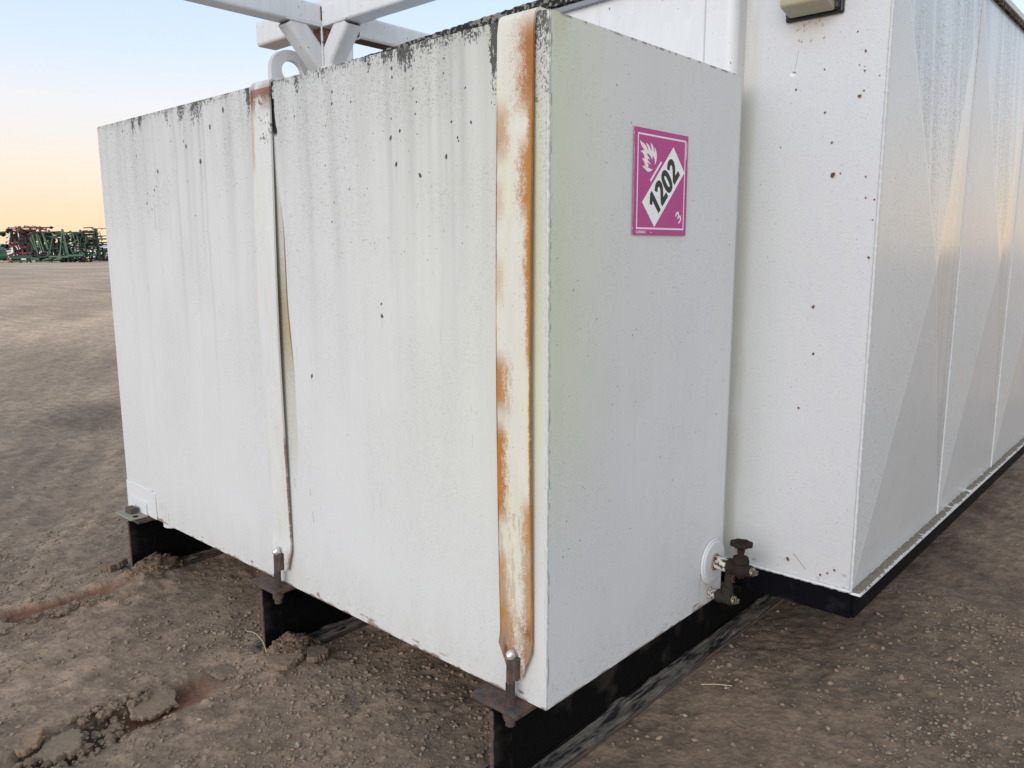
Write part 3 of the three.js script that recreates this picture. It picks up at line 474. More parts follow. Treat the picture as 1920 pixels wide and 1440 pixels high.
// ---------------------------------------------------------------- hazard placard
{
  const cv = document.createElement('canvas'); cv.width = cv.height = 1024; const c = cv.getContext('2d'), S = 1024;
  c.fillStyle = 'rgb(186,62,136)'; c.fillRect(0, 0, S, S);
  c.strokeStyle = '#f3e6ee'; c.lineWidth = 17; c.strokeRect(0.062 * S, 0.056 * S, 0.882 * S, 0.882 * S);
  c.save(); c.translate(0.545 * S, 0.527 * S); c.rotate(-Math.PI / 4);
  c.fillStyle = '#f6f7f3'; c.fillRect(-0.395 * S, -0.165 * S, 0.79 * S, 0.33 * S);
  c.fillStyle = '#141414'; c.textAlign = 'center'; c.textBaseline = 'alphabetic'; c.font = 'bold 330px sans-serif'; c.save(); c.scale(0.88, 1);
  c.lineWidth = 17; c.strokeStyle = '#141414'; c.lineJoin = 'round'; c.fillText('1202', 0, 118); c.strokeText('1202', 0, 118); c.restore();
  c.fillStyle = '#f3e6ee'; c.fillRect(-0.15 * S, -0.222 * S, 0.275 * S, 0.026 * S);
  c.restore();
  // flame above the bar
  c.fillStyle = '#f1efe9'; c.beginPath(); '81,118 102,133 157,148 191,167 220,205 226,208 222,183 189,142 204,139 239,156 267,182 284,209 290,196 285,168 271,134 283,133 315,155 340,211 346,213 348,191 341,166 360,177 387,216 392,251 385,297 359,338 357,306 346,271 314,245 319,289 309,281 296,262 291,290 281,264 258,246 233,236 212,234 216,250 263,288 254,291 223,281 230,300 278,331 269,335 222,321 219,329 245,346 224,370 252,371 289,382 323,376 296,397 260,409 223,409 180,389 130,364 160,356 215,373 178,355 165,324 118,291 139,288 166,291 156,258 124,233 85,222 159,206 104,169 78,130'.split(' ').forEach((p, i) => { const [x, y] = p.split(','); i ? c.lineTo(+x + 16, +y) : c.moveTo(+x + 16, +y); }); c.closePath(); c.fill();
  c.fillStyle = '#f3e6ee'; c.save(); c.translate(0.845 * S, 0.815 * S); c.rotate(-Math.PI / 4); c.font = 'bold 170px sans-serif'; c.textAlign = 'center'; c.fillText('3', 0, 60); c.restore();
  c.font = 'bold 36px sans-serif'; c.textAlign = 'left'; c.save(); c.translate(0.048 * S, 0.986 * S); c.scale(0.86, 1); c.fillText('FLAMMABLE', 0, 0); c.restore(); c.fillRect(0.305 * S, 0.972 * S, 0.035 * S, 6);
  c.save(); c.translate(0.983 * S, 0.235 * S); c.rotate(-Math.PI / 2); c.scale(0.86, 1); c.fillText('FLAMMABLE', 0, 0); c.restore();
  c.strokeStyle = 'rgba(60,50,60,0.5)'; c.lineWidth = 2; c.beginPath(); c.moveTo(300, 650); c.bezierCurveTo(380, 610, 470, 690, 560, 640); c.moveTo(200, 800); c.bezierCurveTo(270, 850, 330, 830, 380, 800); c.stroke();
  const d = c.getImageData(0, 0, S, S).data;
  const t = new Paint(1, 1, 0, 1, 0, 1); // worn by weather: a little grain in the ink
  const out = new Uint8Array(S * S * 4);
  for (let j = 0; j < S; j++) for (let i = 0; i < S; i++) { const o = (j * S + i) * 4, e = ((S - 1 - j) * S + i) * 4, k = 0.97 + 0.08 * fbm(i / 6, j / 6, 3); for (let m = 0; m < 3; m++) out[o + m] = Math.min(255, d[e + m] * k); out[o + 3] = 255; }
  const tx = finish(new THREE.DataTexture(out, S, S), true);
  const p = tag(part('hazard_placard', box(0.25, 0.252, 0.0012).rotateY(Math.PI / 2).translate(0, 0, 0), mat({ map: tx, roughness: 0.45 })), 'pink square flammable hazard placard reading 1202 on the tank end', 'placard');
  p.position.set(0.0025, 1.4825, -0.4415); p.rotation.x = 0.003;
}

// ---------------------------------------------------------------- the big white enclosure behind the tank
const EX = 0.362, EZ = -0.96, EL = -2.3, EB = 0.25, EW = 0.332; // right side, front, left side, base, foot of the wall
const roofY = (x) => 2.208 - 0.021 * (EX - x);
const lipY = (x) => roofY(x) - 0.014 * Math.max(-2, -0.8 - x) * (x < -0.8 ? 1 : 0);
const sloped = (g) => { const p = g.attributes.position; for (let i = 0; i < p.count; i++) p.setY(i, p.getY(i) + lipY(p.getX(i))); return g; };
const enclosure = thing('equipment_enclosure', 'tall white steel enclosure with creased side panels behind the tank', 'enclosure');
{
  // front wall, seen beside the tank
  const P = new Paint(1024, 2048, -0.6, EX, EW, 2.2);
  P.fill((x, y, c) => {
    const n = fbm(x * 5 + 3, y * 4, 4), sp = fbm(x * 420, y * 330, 2), al = 0.5 * smooth(0.2, -0.02, x) * smooth(2.0, 1.4, y), g = 0.05 * (n - 0.5) + smooth(0.7, 0.82, sp) * 0.14;
    c[0] = 0.6 * (1 - g) - 0.02 * al; c[1] = 0.6 * (1 - g); c[2] = 0.61 * (1 - g) - 0.05 * al;
  });
  for (let i = 0; i < 190; i++) P.blob(rr(-0.05, EX), rr(EW, 2.2), rr(0.0005, 0.0013), [0.16, 0.16, 0.16], 0.7, rr(1, 2));
  for (const [x, y, r] of [[0.276,1.893,2.0],[0.300,1.840,2.8],[0.286,1.807,1.6],[0.300,1.801,1.2],[0.301,1.790,2.4],[0.340,1.772,1.6],[0.193,1.809,2.1],[0.115,1.765,2.6],[0.292,1.726,4.1],[0.302,1.739,2.1],[0.201,1.694,2.6],[0.225,1.611,2.6],[0.234,1.523,5.6],[0.254,1.527,2.2],[0.322,1.514,2.1],[0.326,1.458,2.1],[0.349,1.452,2.1],[0.078,1.611,1.8],[0.348,1.398,1.7],[0.201,1.157,3.8],[0.175,0.856,3.2],[0.209,1.021,3.1],[0.345,1.297,2.9],[0.169,0.382,4.3],[0.31,0.385,3],[0.27,0.36,3],[0.29,0.37,2.5]]) {
    P.blob(x + 0.0008, y - 0.001, r * 0.0017, [0.5, 0.28, 0.13], 0.55, 1.1); P.blob(x, y, r * 0.00115, [0.045, 0.015, 0.01], 0.97, 1.1);
  }
  // muddy nest marks below the lamp
  P.over(0.06, 0.26, 1.8, 1.955, [0.5, 0.4, 0.28], (X, Y) => 0.5 * smooth(0.085, 0.0, Math.hypot((X - 0.15) * 0.9 - (1.955 - Y) * -0.15, (1.955 - Y) * 0.75)) * (0.3 + 1.1 * fbm(X * 60, Y * 60, 4)));
  for (let i = 0; i < 16; i++) P.blob(0.15 + rr(-0.045, 0.045), 1.94 - Math.pow(rnd(), 2) * 0.06, rr(0.001, 0.004), i % 2 ? [0.2, 0.14, 0.09] : [0.4, 0.32, 0.24], 0.7, 1.6);
  P.scratch(0.117, 1.87, 0.109, 1.82, 0.0012, [0.3, 0.28, 0.26], 0.8); P.blob(0.107, 1.812, 0.006, [0.16, 0.15, 0.13], 0.9, 0.5); P.blob(0.103, 1.807, 0.008, [0.9, 0.9, 0.9], 0.6, 0.6);
  P.scratch(0.185, 0.405, 0.225, 0.365, 0.002, [0.3, 0.22, 0.14], 0.8);
  P.over(-0.6, EX, EW, EW + 0.05, [0.3, 0.17, 0.09], (X, Y) => 0.85 * smooth(0.48, 0.66, fbm(X * 30, Y * 40, 4) + 0.25 * smooth(0.2, EX, X) * smooth(EW + 0.02, EW, Y) - 0.16));
  P.over(-0.1, 0.1, EW, 2.1, [0.5, 0.47, 0.38], (X, Y) => 0.45 * smooth(0.015, -0.02, X) * smooth(0.2, 0.5, fbm(X * 30, Y * 6, 3)));
  const fw = new THREE.PlaneGeometry(EX + 0.6, 2.2 - EW, 20, 30), fp = fw.attributes.position; fw.translate((EX - 0.6) / 2, (2.2 + EW) / 2, EZ);
  for (let i = 0; i < fp.count; i++) { const x = fp.getX(i), y = fp.getY(i); fp.setZ(i, EZ + 0.0025 * (fbm(x * 3, y * 2 + 5, 2) - 0.5) * smooth(0, 0.1, Math.min(EX - x, y - EW, 2.2 - y))); } fw.computeVertexNormals();
  part('front_wall', fw, mat({ map: P.texture(), roughness: 0.42, bumpMap: skin(8, 15), bumpScale: 0.0008 }), enclosure, 'front wall flecked with rust spots');
  part('inner_wall', [box(EX - EL - 0.02, 1.74, 0.02, (EX + EL) / 2, 1.21, EZ - 0.012), box(0.02, 1.76, 3.6, EL + 0.01, 1.22, EZ - 1.83), box(0.02, 1.84, 3.6, EX - 0.014, 1.26, EZ - 1.83), box(EX - EL, 1.76, 0.02, (EX + EL) / 2, 1.22, -4.62)], bare, enclosure).name = 'wall_core';
  // proud access panel with a rolled right edge, its top sloping with the roof
  const pr = new THREE.Shape(), R = 0.03, xr = -0.045, zf = -0.893; pr.moveTo(EL + 0.02, EZ); pr.lineTo(EL + 0.02, zf); pr.lineTo(xr - R, zf); pr.absarc(xr - R, zf - R, R, Math.PI / 2, 0, true); pr.lineTo(xr, EZ - 0.0); pr.lineTo(EL + 0.02, EZ);
  const pg = new THREE.ExtrudeGeometry(pr, { depth: 1.85, bevelEnabled: false, curveSegments: 12 }); pg.rotateX(Math.PI / 2); // shape y -> z, depth -> -y
  { const p = pg.attributes.position; for (let i = 0; i < p.count; i++) { const y = p.getY(i); p.setY(i, y > -0.01 ? roofY(p.getX(i)) - 0.05 : EW); } }
  const panel = part('access_panel', pg, white, enclosure, 'smooth proud panel with a rolled edge above the tank');
  part('seam', [box(0.004, 1.7, 0.003, -0.142, 1.3, zf + 0.0005)], mat({ color: rgb(0.5, 0.5, 0.52) }), panel);
  part('weld', [bead(V(-0.523, 1.5, zf), V(-0.523, roofY(-0.5) - 0.055, zf), 0.0025)], bare, panel);
  // mossy lip of the roof over that panel
  const lip = new THREE.BoxGeometry(EX - 0.4 - EL, 0.034, 0.05, 220, 6, 6), lp = lip.attributes.position;
  for (let i = 0; i < lp.count; i++) { const x = lp.getX(i) + (EX - 0.4 + EL) / 2, y = lp.getY(i), z = lp.getZ(i); const n = fbm(x * 70, (y + z) * 90, 3) - 0.5; lp.setXYZ(i, x, lipY(x) - 0.043 + y + n * 0.008, -0.895 + z + n * 0.01); } lip.computeVertexNormals();
  const moss = new Paint(2048, 128, 0, 2, 0, 0.125).fill((x, y, c) => { const n = fbm(x * 90, y * 90, 4), m = smooth(0.5, 0.62, n), g = 0.5 + fbm(x * 300, y * 300, 2); c[0] = lerp(0.016, 0.22, m) * g; c[1] = lerp(0.016, 0.2, m) * g; c[2] = lerp(0.014, 0.17, m) * g; });
  const mossMat = mat({ map: moss.texture(true), roughness: 0.95, userData: { metric: true } }); mossMat.map.repeat.set(0.5, 8);
  part('roof_lip', lip, mossMat, enclosure, 'roof lip crusted with black lichen');
  part('drip_strip', sloped(box(EX - 0.4 - EL - 0.01, 0.014, 0.03, (EX - 0.4 + EL) / 2, -0.072, -0.887)), mat({ color: rgb(0.22, 0.23, 0.25), roughness: 0.5 }), enclosure);
  // roof sheet
  const rs = new THREE.BoxGeometry(EX - EL + 0.03, 0.02, 3.6), rp = rs.attributes.position; for (let i = 0; i < rp.count; i++) { const x = rp.getX(i) + (EX + EL) / 2 + 0.004; rp.setX(i, x); rp.setY(i, rp.getY(i) + roofY(x) - 0.002); rp.setZ(i, rp.getZ(i) - 2.86); } rs.computeVertexNormals();
  part('roof', rs, white, enclosure);
  part('roof_drip', box(0.01, 0.014, 3.66, EX + 0.006, roofY(EX) - 0.018, -2.8), mossMat, enclosure, 'dark dirty line under the roof edge');
  // creased side panels: low pyramids, 0.9 m apart
  for (let k = 0; k < 4; k++) {
    const z0 = EZ - 0.006 - k * 0.9, z1 = z0 - 0.9, y0 = EW + 0.0015, y1 = roofY(EX) - 0.024, zc = (z0 + z1) / 2, yc = (y0 + y1) / 2;
    const S = new Paint(k < 2 ? 768 : 384, k < 2 ? 1536 : 768, 0, 0.9, y0, y1); // u runs back from z0
    S.fill((u, y, c) => {
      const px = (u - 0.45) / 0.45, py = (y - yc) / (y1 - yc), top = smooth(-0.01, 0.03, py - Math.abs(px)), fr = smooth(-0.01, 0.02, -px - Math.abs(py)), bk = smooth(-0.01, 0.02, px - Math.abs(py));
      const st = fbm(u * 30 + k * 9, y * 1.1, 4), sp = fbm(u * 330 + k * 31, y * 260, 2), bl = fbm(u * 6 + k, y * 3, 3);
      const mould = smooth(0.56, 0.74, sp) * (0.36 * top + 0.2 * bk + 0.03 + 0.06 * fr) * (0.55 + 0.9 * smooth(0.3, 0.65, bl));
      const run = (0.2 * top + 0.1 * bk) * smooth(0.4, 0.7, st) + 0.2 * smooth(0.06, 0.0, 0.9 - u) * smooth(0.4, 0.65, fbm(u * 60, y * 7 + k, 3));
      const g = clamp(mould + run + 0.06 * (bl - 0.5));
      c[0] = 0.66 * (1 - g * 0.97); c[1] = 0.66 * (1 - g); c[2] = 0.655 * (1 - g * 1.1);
    });
    for (let i = 0; i < 380; i++) { const u = rr(0, 0.9), y = rr(y0, y1), s = rr(0.001, 0.003); S.scratch(u, y, u + s * 2, y - s * 2, rr(0.0007, 0.0014), [0.15, 0.15, 0.16], 0.7); }
    for (const [u, y, r] of [[0.7, 1.56, 5], [0.7, 1.46, 4], [0.82, 1.1, 4], [0.83, 0.98, 4]]) if (k === 0) S.blob(u, y, r * 0.001, [0.05, 0.05, 0.05], 0.9, 2.4);
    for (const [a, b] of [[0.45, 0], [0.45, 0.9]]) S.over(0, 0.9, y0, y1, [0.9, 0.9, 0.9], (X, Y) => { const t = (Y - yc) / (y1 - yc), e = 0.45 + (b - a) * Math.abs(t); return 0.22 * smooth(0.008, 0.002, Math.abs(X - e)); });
    S.over(0.84, 0.9, y1 - 0.5, y1, [0.1, 0.1, 0.09], (X, Y) => 0.75 * smooth(0.55, 0.66, fbm(X * 130, Y * 80 + k, 4) + 0.15 * smooth(0.87, 0.9, X)) * smooth(y1 - 0.5, y1 - 0.1, Y));
    const q = [[EX, y1, z0], [EX, y1, z1], [EX, y0, z1], [EX, y0, z0]], ap = [EX + 0.042, yc, zc], P3 = [], UV = [];
    const crease = 0.012; // the fold is rolled, not knife sharp
    for (let i = 0; i < 4; i++) for (const v of [q[i], ap, q[(i + 1) % 4]]) { P3.push(...v); UV.push((z0 - v[2]) / 0.9, (v[1] - y0) / (y1 - y0)); }
    const g = new THREE.BufferGeometry(); g.setAttribute('position', new THREE.Float32BufferAttribute(P3, 3)); g.setAttribute('uv', new THREE.Float32BufferAttribute(UV, 2)); g.computeVertexNormals();
    part('side_panel', g, mat({ map: S.texture(), roughness: 0.19, bumpMap: skin(8, 15), bumpScale: 0.0002 }), enclosure);
    part('seam_weld', [bead(V(EX, y0, z1), V(EX, y1, z1), 0.0035, k < 2 ? 260 : 90)], bare, enclosure);
  }
  // corner and foot welds, foot ledge full of dried mud, black base channel
  part('corner_weld', bead(V(EX - 0.001, EW + 0.002, EZ + 0.001), V(EX - 0.001, 2.19, EZ + 0.001), 0.0046), white, enclosure);
  part('foot_weld', bead(V(-0.1, EW + 0.001, EZ + 0.004), V(EX, EW + 0.001, EZ + 0.004), 0.0055), bare, enclosure);
  part('foot_ledge', [box(0.026, 0.008, 3.66, EX + 0.013, EW - 0.003, -2.79 + 0.002), box(0.002, 0.01, 3.66, EX + 0.0265, EW - 0.002, -2.79 + 0.002)], mat({ color: rgb(0.8, 0.8, 0.8), roughness: 0.4 }), enclosure, 'narrow white ledge along the foot of the side');
  const ms = []; for (let i = 0; i < 900; i++) { const f = Math.pow(rnd(), 1.4), z = EZ - 0.004 - f * 3.5, w = rr(0.006, 0.013), g = stoneGeo(i % 9, 0.6); g.scale(rr(0.004, 0.012), rr(0.002, 0.007), w * 0.7); g.translate(EX + rr(0.002, 0.019), EW + 0.002, z); ms.push(g); }
  const mm = mergeGeometries(ms.map((g) => { const h = g.toNonIndexed(); h.computeVertexNormals(); return h; }));
  const mud = new THREE.Mesh(mm, mat({ color: rgb(0.2, 0.17, 0.13), roughness: 0.95 })); mud.name = 'dried_mud'; mud.userData = { kind: 'stuff' }; enclosure.add(mud);
  part('base_channel', [box(EX + 0.002 - EL, EW - 0.008 - EB, 0.012, (EX + EL) / 2, (EW - 0.008 + EB) / 2, EZ - 0.0045), box(0.012, EW - 0.008 - EB, 3.64, EX + 0.004, (EW - 0.008 + EB) / 2, -2.79), box(EX - EL, 0.02, 3.6, (EX + EL) / 2 - 0.02, EB + 0.03, -2.79)], Object.assign(new THREE.MeshPhysicalMaterial({ map: blackTex, color: rgb(0.6, 0.65, 1.0), roughness: 0.6, specularIntensity: 0.15 }), { userData: { metric: true } }), enclosure, 'black base channel');
  // lifting eye welded to the far left wall, its flat side along the wall
  const s = new THREE.Shape(); s.moveTo(-0.1, -0.25); s.lineTo(0.34, -0.25); s.lineTo(0.3, -0.1); s.lineTo(0.112, 0.0); s.absellipse(0, 0, 0.112, 0.094, 0, Math.PI, false); s.lineTo(-0.112, -0.2); s.lineTo(-0.1, -0.25);
  const hole = new THREE.Path(); hole.absellipse(0, 0, 0.057, 0.05, 0, TAU, true); s.holes.push(hole);
  part('lifting_eye', new THREE.ExtrudeGeometry(s, { depth: 0.024, bevelEnabled: true, bevelSize: 0.002, bevelThickness: 0.002, bevelSegments: 1, curveSegments: 28 }).rotateY(Math.PI / 2).translate(-2.345, 2.157, -0.915), white, enclosure, 'round white lifting eye beside the tube frame');
}

// wall lamp
{
  const o = thing('wall_lamp', 'black bulkhead lamp with yellowed ribbed lens high on the enclosure wall', 'lamp', [0.159, 1.947, EZ]);
  const blk = mat({ color: rgb(0.012, 0.012, 0.013), roughness: 0.4 });
  part('base', [rbox(0.16, 0.19, 0.014, 0.006, 0, 0.095, 0.0075), rbox(0.146, 0.176, 0.02, 0.006, 0, 0.096, 0.022)], blk, o);
  const s = new THREE.Shape(); s.moveTo(0, 0.008); s.quadraticCurveTo(0.008, 0.009, 0.012, 0.0105); s.lineTo(0.05, 0.02); s.quadraticCurveTo(0.056, 0.022, 0.056, 0.028); s.lineTo(0.056, 0.16); s.quadraticCurveTo(0.056, 0.17, 0.045, 0.172); s.lineTo(0, 0.182); s.lineTo(0, 0.008);
  const lg = new THREE.ExtrudeGeometry(s, { depth: 0.116, bevelEnabled: true, bevelSize: 0.004, bevelThickness: 0.005, bevelSegments: 3, curveSegments: 6 }).rotateY(-Math.PI / 2).translate(0.058, 0.002, 0.032);
  const lens = part('lens', lg, new THREE.MeshPhysicalMaterial({ color: rgb(0.4, 0.35, 0.23), roughness: 0.4, transmission: 0.1, thickness: 0, clearcoat: 0.4, clearcoatRoughness: 0.3 }), o);
  const ribs = []; for (let i = 0; i < 26; i++) ribs.push(rod(V(-0.056, 0.034 + i * 0.005, 0.0885), V(0.056, 0.034 + i * 0.005, 0.0885), 0.0022, 6)); for (let i = 0; i < 24; i++) ribs.push(rod(V(-0.053 + i * 0.0046, 0.013, 0.042), V(-0.053 + i * 0.0046, 0.021, 0.079), 0.0013, 5));
  part('rib', ribs, lens.material, lens);
  const sc = []; for (const x of [-0.068, 0.068]) sc.push(cyl(0.005, 0.005, 0.004, 0, 0, 0, 12).rotateX(Math.PI / 2).translate(x, 0.03, 0.034)); part('screw', sc, rust, o);
}

// drain valve on the tank end
{
  const o = thing('drain_valve', 'rusty gate valve with dark handwheel and drain fittings low on the tank end', 'valve', [0.003, 0.383, -0.79]);
  const chip = new Paint(256, 256, 0, 1, 0, 1).fill((x, y, c) => { const m = smooth(0.46, 0.58, fbm(x * 14, y * 14, 4)); c[0] = lerp(0.06, 0.6, m); c[1] = lerp(0.038, 0.56, m); c[2] = lerp(0.025, 0.5, m); }).texture(true);
  const flaky = mat({ map: chip, roughness: 0.6 }), iron = new THREE.MeshPhysicalMaterial({ specularIntensity: 0.4, color: rgb(0.026, 0.016, 0.012), roughness: 0.8, bumpMap: rustBump, bumpScale: 0.001 }), dull = new THREE.MeshPhysicalMaterial({ specularIntensity: 0.4, color: rgb(0.03, 0.028, 0.021), roughness: 0.75, bumpMap: rustBump, bumpScale: 0.001 }), zinc = mat({ map: chip, color: rgb(0.62, 0.58, 0.5), metalness: 0.5, roughness: 0.35 });
  const X = (g) => g.rotateZ(-Math.PI / 2); // lathe axis y -> +x
  const lathe = (pts, n = 24) => new THREE.LatheGeometry(pts.map((p) => new THREE.Vector2(p[0], p[1])), n);
  const pad = part('pad', X(lathe([[0.0001, 0.011], [0.058, 0.011], [0.064, 0.0085], [0.066, 0.004], [0.066, 0]], 40)), bare, o, 'white round reinforcing pad');
  part('weld', new THREE.TorusGeometry(0.067, 0.0045, 8, 60).rotateY(Math.PI / 2).translate(0.003, 0, 0), bare, pad);
  part('weld', new THREE.TorusGeometry(0.023, 0.004, 6, 30).rotateY(Math.PI / 2).translate(0.011, 0, 0), mat({ color: rgb(0.3, 0.22, 0.15) }), pad);
  part('pipe', X(lathe([[0.021, 0.008], [0.021, 0.056], [0.0235, 0.056], [0.0235, 0.06]], 24)), flaky, o);
  const body = part('valve_body', [X(lathe([[0.0001, 0.054], [0.024, 0.054], [0.0255, 0.057], [0.0255, 0.07], [0.022, 0.074], [0.021, 0.08]], 8)), X(lathe([[0.021, 0.078], [0.026, 0.085], [0.028, 0.095], [0.026, 0.106], [0.019, 0.112], [0.0185, 0.126], [0.0001, 0.126]], 20)),
    lathe([[0.022, -0.005], [0.0215, 0.018], [0.0255, 0.02], [0.0255, 0.027], [0.0225, 0.032], [0.0225, 0.037], [0.014, 0.041], [0.009, 0.043], [0.0095, 0.052], [0.011, 0.053], [0.011, 0.06], [0.006, 0.062]], 18).translate(0.093, 0, 0), cyl(0.004, 0.004, 0.03, 0.093, 0.068, 0)], iron, o);
  // handwheel: scalloped rim with round holes between hub and rim
  const hs = new THREE.Shape(); for (let i = 0; i <= 96; i++) { const a = i / 96 * TAU, r = 0.0305 + 0.0022 * Math.cos(a * 8); i ? hs.lineTo(r * Math.cos(a), r * Math.sin(a)) : hs.moveTo(r, 0); }
  for (let i = 0; i < 5; i++) { const h = new THREE.Path(), a = i / 5 * TAU; h.absellipse(0.0165 * Math.cos(a), 0.0165 * Math.sin(a), 0.0055, 0.0055, 0, TAU, true); hs.holes.push(h); }
  part('handwheel', [new THREE.ExtrudeGeometry(hs, { depth: 0.004, bevelEnabled: true, bevelSize: 0.0018, bevelThickness: 0.003, bevelSegments: 3, curveSegments: 12 }).rotateX(-Math.PI / 2).translate(0, -0.002, 0), new THREE.TorusGeometry(0.029, 0.0042, 8, 40).rotateX(Math.PI / 2), cyl(0.0085, 0.01, 0.013, 0, 0.002, 0, 12), cyl(0.0065, 0.0065, 0.006, 0, 0.01, 0, 6)].map((g) => g.translate(0.093, 0.078, 0)), iron, o, 'dark scalloped handwheel');
  const plug = (x, y) => [X(lathe([[0.0001, 0], [0.0125, 0], [0.0135, 0.003], [0.0135, 0.011], [0.011, 0.013], [0.0001, 0.013]], 20)).translate(x, y, 0), rbox(0.011, 0.0125, 0.0125, 0.0015, x + 0.018, y, 0)];
  part('plug', plug(0.124, 0), zinc, o, 'pale square-headed plug');
  // tee below, then the lower drain
  part('drop_pipe', [cyl(0.016, 0.016, 0.026, 0.062, -0.03, 0, 8), cyl(0.0125, 0.0125, 0.055, 0.058, -0.06, 0), cyl(0.017, 0.0175, 0.03, 0.055, -0.079, 0, 18)], dull, o);
  part('lower_tee', [X(lathe([[0.0001, 0.022], [0.0195, 0.022], [0.0205, 0.025], [0.0205, 0.036], [0.0175, 0.039], [0.018, 0.062], [0.0195, 0.064], [0.0195, 0.071], [0.0001, 0.072]], 20)).translate(0, -0.104, 0)], dull, o);
  part('nipple', X(lathe([[0.019, -0.002], [0.016, 0.004], [0.0145, 0.012], [0.0145, 0.03]], 20)).translate(0, -0.104, 0), flaky, o);
  part('plug', plug(0.07, -0.104), zinc, o, 'pale square-headed plug of the lower drain');
  part('wire_seal', [new THREE.TorusGeometry(0.011, 0.0016, 6, 20, 4.6).rotateY(0.8).translate(0.085, -0.03, 0.012)], mat({ color: rgb(0.16, 0.02, 0.015), roughness: 0.6 }), o, 'thin reddish wire seal');
}

// ---------------------------------------------------------------- square-tube frame on the enclosure roof
{
  const o = thing('tube_frame', 'white square-tube frame with two slanting braces above the tank', 'frame', [-2.24, 2.165, -1.05]);
  const W = 0.1, T = 0.18 + W / 2; // tube centre height over the foot
  part('tube', sqTube(V(0, T + 0.005, 0.047), V(3.4, T + 0.005, 0.047), W, 0.013, V(0, 0, 1)).translate(0.052, 0, -0.047), white, o, 'tube running right above the enclosure');
  const zt = part('tube', sqTube(V(0, T + 0.005, -0.05), V(0, T + 0.005, 1.5), W), white, o, 'tube running forward over the tank');
  part('rust_patch', box(0.045, 0.0015, 0.16, 0.0, T + 0.005 + W / 2 + 0.0005, 0.16), mat({ color: rgb(0.2, 0.05, 0.03), roughness: 0.85 }), zt);
  part('crack', box(0.006, 0.06, 0.004, 0.052, T + 0.012, 0.052), mat({ color: rgb(0.06, 0.02, 0.015), roughness: 0.9 }), zt);
  const leg = (dir) => sqTube(V(0, 0, 0).addScaledVector(dir, -0.035), V(0, 0.2, 0).addScaledVector(dir, 0.15), 0.094, 0.02, dir.x ? V(0, 0, 1) : V(1, 0, 0));
  part('brace', leg(V(0, 0, 1)).translate(0, 0, 0.045), white, o, 'brace leaning toward the front');
  part('brace', leg(V(1, 0, 0)).translate(0.05, 0, 0), white, o, 'brace leaning to the right');
  part('weld', [bead(V(0.052, 0, 0.052), V(0.052, T - 0.045, 0.052), 0.005), bead(V(0.05, T - 0.043, 0.05), V(0.05, T - 0.043, 0.24), 0.004), bead(V(0.05, T - 0.043, 0.05), V(0.24, T - 0.043, 0.05), 0.004)], white, o);
  part('foot_plate', rbox(0.2, 0.012, 0.14, 0.003, 0.03, 0.003, -0.01), white, o);
  part('post', sqTube(V(0, 0, 0), V(0, T - 0.045, 0), 0.085), mat({ map: rustTex, color: rgb(2.4, 2.2, 2), roughness: 0.8 }), o, 'stained inner post between the braces');
}
{
  const o = thing('tube_frame', 'second white tube frame with a rusty underside, farther behind the first', 'frame', [-2.98, 0, -1.66]);
  const W = 0.13, y = 2.595 + W / 2;
  part('tube', sqTube(V(-0.74, y + 0.03, 0), V(0.3, y + 0.03, 0), W + 0.02, 0.02, V(0, 0, 1)), white, o);
  const t = part('tube', sqTube(V(0.055, y - 0.045, -0.085), V(0.055, y - 0.045, -3), W, 0.02), white, o);
  part('rust_streak', box(0.1, 0.0015, 2.6, 0.055, y - 0.045 - W / 2 - 0.001, -1.4), mat({ map: rustTex, color: rgb(0.75, 0.6, 0.5), roughness: 0.9 }), t);
  part('post', sqTube(V(0.05, 0, 0), V(0.05, y - W / 2, 0), 0.1), white, o);
}

// ---------------------------------------------------------------- loose earth, flakes, stalks
const soilTex = new Paint(256, 256, 0, 0.25, 0, 0.25).fill((x, y, c) => { const n = fbm(x * 1024 / 6, y * 1024 / 6, 4), m = fbm(x * 1024 / 2, y * 1024 / 2, 2), g = 0.55 + 0.5 * n + 0.42 * m; c[0] = 0.8 * g; c[1] = 0.79 * g; c[2] = 0.78 * g; }).texture(true); soilTex.repeat.set(4, 4);
const soilMat = (r, g, b) => mat({ userData: { metric: true }, map: soilTex, color: rgb(r * 1.5, g * 1.3, b * 1.15), roughness: 0.97, bumpMap: rustBump, bumpScale: 0.004 });
function mound(rx, h, rz, ph) {
  const g = new THREE.SphereGeometry(1, 46, 26, 0, TAU, 0, Math.PI / 2), p = g.attributes.position;
  for (let i = 0; i < p.count; i++) { const x = p.getX(i), y = p.getY(i), z = p.getZ(i), n = fbm(x * 5 + ph, z * 5 + y * 3, 5) - 0.5, m = fbm(x * 14 + ph, z * 14 + y * 9, 3) - 0.5, k = 1 + 0.5 * n + 0.22 * m; p.setXYZ(i, x * rx * k, Math.pow(y, 0.8) * h * (1 + 0.7 * n + 0.4 * m) - 0.004, z * rz * k); }
  g.computeVertexNormals(); return g;
}
function crumbs(n, rx, rz, h, s0, s1, ph) { const a = []; for (let i = 0; i < n; i++) { const g = stoneGeo(i % 7, 0.55), s = s0 + (s1 - s0) * Math.pow(rnd(), 3), an = rnd() * TAU, q = Math.sqrt(rnd()); g.rotateY(rnd() * 6); g.scale(s * rr(0.8, 1.3), s, s * rr(0.8, 1.2)); g.translate(rx * q * Math.cos(an), Math.max(0.002, h * (1 - q * q) + rr(-0.003, 0.006)), rz * q * Math.sin(an)); const k = g.toNonIndexed(); k.computeVertexNormals(); a.push(k); } return mergeGeometries(a); }
